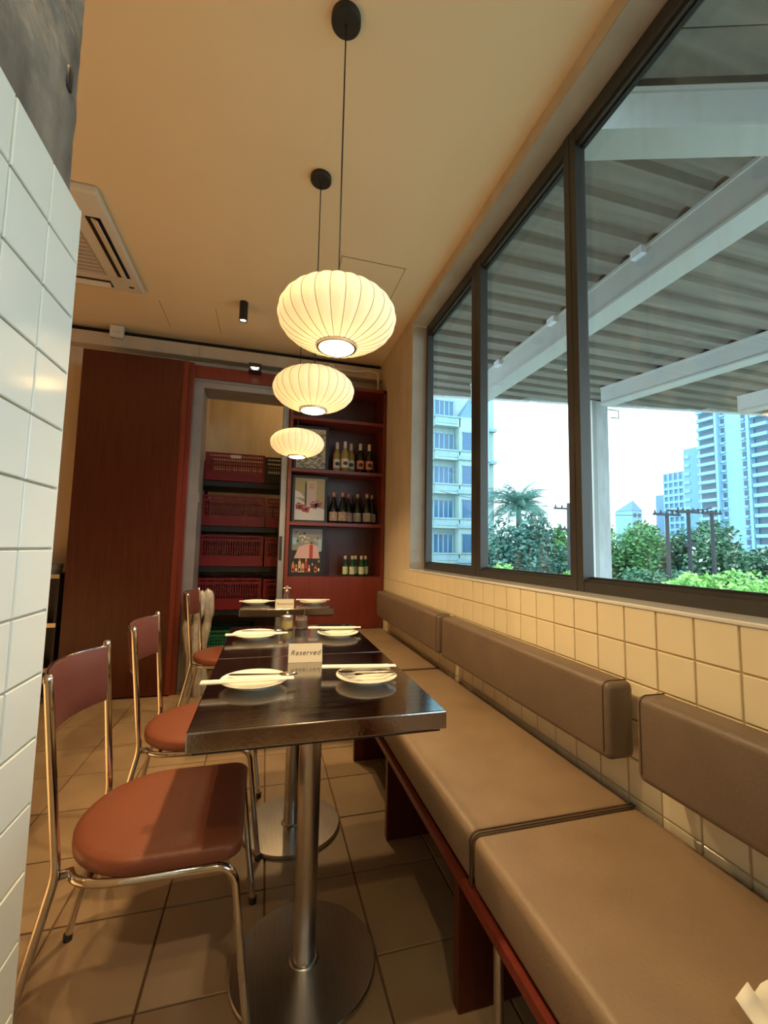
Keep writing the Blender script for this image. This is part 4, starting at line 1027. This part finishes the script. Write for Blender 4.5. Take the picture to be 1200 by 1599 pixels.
def cutlery(kind, p, q, label, z=0.770):
    p = Vector((p[0],p[1],0)); q = Vector((q[0],q[1],0)); d = q-p; L = d.length
    t = thing(kind, label, kind, (p.x,p.y,z), math.atan2(d.y,d.x), group='steel cutlery on the plates')
    # local x from head (0) to handle end (L)
    b = MB(); h = 0.0022
    prof = [(0.050,0.0035),(0.075,0.0035),(L*0.75,0.0065),(L-0.006,0.0080),(L,0.004)]
    b.prism([(x,-w_) for x, w_ in prof]+[(x,w_) for x, w_ in prof[::-1]], 0.002, 0.002+h)
    b.build('handle', M_chrome, t)
    if kind == 'spoon':
        b = MB(); rows = []
        for j in range(6):
            rr = j/5; rows.append([b.bm.verts.new((0.026+0.027*rr*cos(2*pi*k/20), 0.019*rr*sin(2*pi*k/20), 0.0036*rr*rr)) for k in range(20)])
        for A, B in zip(rows[1:], rows[2:]):
            for k in range(20): b.bm.faces.new([A[k], A[(k+1)%20], B[(k+1)%20], B[k]])
        b.bm.faces.new(rows[1])
        for v in list(rows[0]): b.bm.verts.remove(v)
        b.build('bowl', M_chrome, t, smooth=60)
    else:
        b = MB(); b.prism([(0.030,-0.011),(0.045,-0.008),(0.055,-0.0035),(0.055,0.0035),(0.045,0.008),(0.030,0.011)], 0.002, 0.004); b.build('neck', M_chrome, t)
        for k in range(4): MB().box((0,-0.0105+0.0064*k,0.002),(0.031,-0.0105+0.0064*k+0.0028,0.0038)).build('tine', M_chrome, t)
    return t
cutlery('spoon',(0.103,1.268),(-0.085,1.292),'steel spoon behind the sleeve on the front left plate')
cutlery('spoon',(0.218,1.262),(0.385,1.247),'steel spoon with its bowl on the left of the front right plate')
cutlery('fork',(0.232,1.226),(0.388,1.222),'steel fork below the spoon on the front right plate')
cutlery('spoon',(0.100,1.912),(-0.085,1.935),'steel spoon on the middle table left plate')
cutlery('spoon',(0.236,1.893),(0.405,1.880),'steel spoon on the middle table right plate')
# tent cards
def tent(x, y, rz, label, text=True, w_=0.112, h=0.056):
    t = thing('reserved_sign', label, 'sign', (x,y,ZT_), rz, group='tent cards on the tables')
    b = MB(); d = 0.026
    for s in (-1,1):
        P = [(-w_/2,s*d,0.0),(w_/2,s*d,0.0),(w_/2,0.0,h),(-w_/2,0.0,h)]
        Q = [(x_,y_-s*0.001,z_-0.0005) for x_,y_,z_ in P]
        vs = [b.bm.verts.new(p) for p in P]+[b.bm.verts.new(p) for p in Q]
        b.bm.faces.new(vs[:4]); b.bm.faces.new(vs[7:3:-1])
        for i in range(4): b.bm.faces.new([vs[i], vs[4+i], vs[4+(i+1)%4], vs[(i+1)%4]])
    b.build('folded_card', M_card, t)
    if text:
        cu = bpy.data.curves.new('reserved_text', 'FONT'); cu.body = 'Reserved'; cu.size = 0.0235; cu.align_x = 'CENTER'; cu.align_y = 'CENTER'; cu.shear = 0.25; cu.space_character = 1.12
        tmp = bpy.data.objects.new('tmp_text', cu); COL.objects.link(tmp)
        me = bpy.data.meshes.new_from_object(tmp.evaluated_get(bpy.context.evaluated_depsgraph_get())); bpy.data.objects.remove(tmp)
        me.materials.clear(); me.materials.append(M_ink)
        al = math.atan2(h, d)
        link('lettering', me, t, (0,-d*0.5-0.0010,h*0.5+0.0004), (al,0,0))
    return t
tent(0.145,1.497,radians(-4),'cream Reserved tent card standing between the nearest and middle tables')
tent(0.130,2.765,radians(-3),'brightly lit cream tent card at the front of the farthest table')
# condiment jars
M_jar = bpy.data.materials.new('clear_jar_glass'); M_jar.use_nodes = True
bb = M_jar.node_tree.nodes['Principled BSDF']; bb.inputs['Base Color'].default_value = (0.95,0.95,0.9,1); bb.inputs['Roughness'].default_value = 0.05; bb.inputs['Transmission Weight'].default_value = 0.95; bb.inputs['IOR'].default_value = 1.2
def jar(x, y, label, mc, fill, lid=True):
    t = thing('condiment_jar', label, 'jar', (x,y,ZT_), group='condiment jars')
    MB().lathe([(0,0.001),(0.027,0.001),(0.029,0.004),(0.029,0.050),(0.026,0.056),(0.0245,0.056),(0.0275,0.048),(0.0275,0.006),(0,0.006)], 24).build('glass', M_jar, t, smooth=50)
    MB().lathe([(0,0.0065),(0.0268,0.0065),(0.0268,fill),(0,fill)], 20).build('contents', mc, t, smooth=40)
    if lid:
        MB().lathe([(0,0.056),(0.028,0.056),(0.028,0.060),(0.012,0.065),(0.004,0.067),(0.004,0.073),(0.007,0.076),(0,0.080)], 20).build('lid', M_steel, t, smooth=50)
    else:
        MB().tube([(0.005,0,0.02),(0.012,0,0.06),(0.018,0,0.098)], 0.002, 6).build('spoon_handle', M_chrome, t, smooth=60)
    return t
jar(0.112,2.075,'glass jar of yellow pickled peppers at the back of the middle table',mat('yellow_pickle',(0.62,0.46,0.08),0.4,col2=(0.40,0.34,0.05),vscale=90),0.036)
jar(0.178,2.085,'glass jar of dark red sauce at the back of the middle table',mat('dark_chilli',(0.07,0.012,0.010),0.3),0.038,False)
cr = thing('cruet_bottle', 'small steel topped cruet behind the far tent card', 'cruet', (0.147,2.88,ZT_))
MB().lathe([(0,0.001),(0.024,0.001),(0.026,0.05),(0.015,0.075),(0.013,0.09),(0,0.09)], 18).build('body', M_jar, cr, smooth=50)
b = MB(); b.lathe([(0.014,0.088),(0.015,0.10),(0.006,0.108),(0.005,0.118),(0.009,0.124),(0,0.130)], 16); b.build('stopper', M_steel, cr, smooth=50)
MB().tube([(-0.026,0,0.113),(0.026,0,0.113)], 0.003, 6).build('cross_handle', M_steel, cr, smooth=60)
# napkin on the seat
nk = thing('paper_napkin', 'crumpled cream paper napkin on the near seat cushion', 'napkin', (0.760,0.465,0.4485))
b = MB(); n = 10
g = [[b.bm.verts.new(((i/n-0.5)*0.13, (j/n-0.5)*0.11, 0.004+0.03*abs(noise.noise(Vector((i*0.55,j*0.35,2.2))))*(1.0 if 0<i<n else .3)+ (0.028*(j/n)**2))) for j in range(n+1)] for i in range(n+1)]
for i in range(n):
    for j in range(n): b.bm.faces.new([g[i][j], g[i+1][j], g[i+1][j+1], g[i][j+1]])
o = b.build('sheet', M_paper, nk, smooth=70); md = o.modifiers.new('thickness','SOLIDIFY'); md.thickness = 0.0015
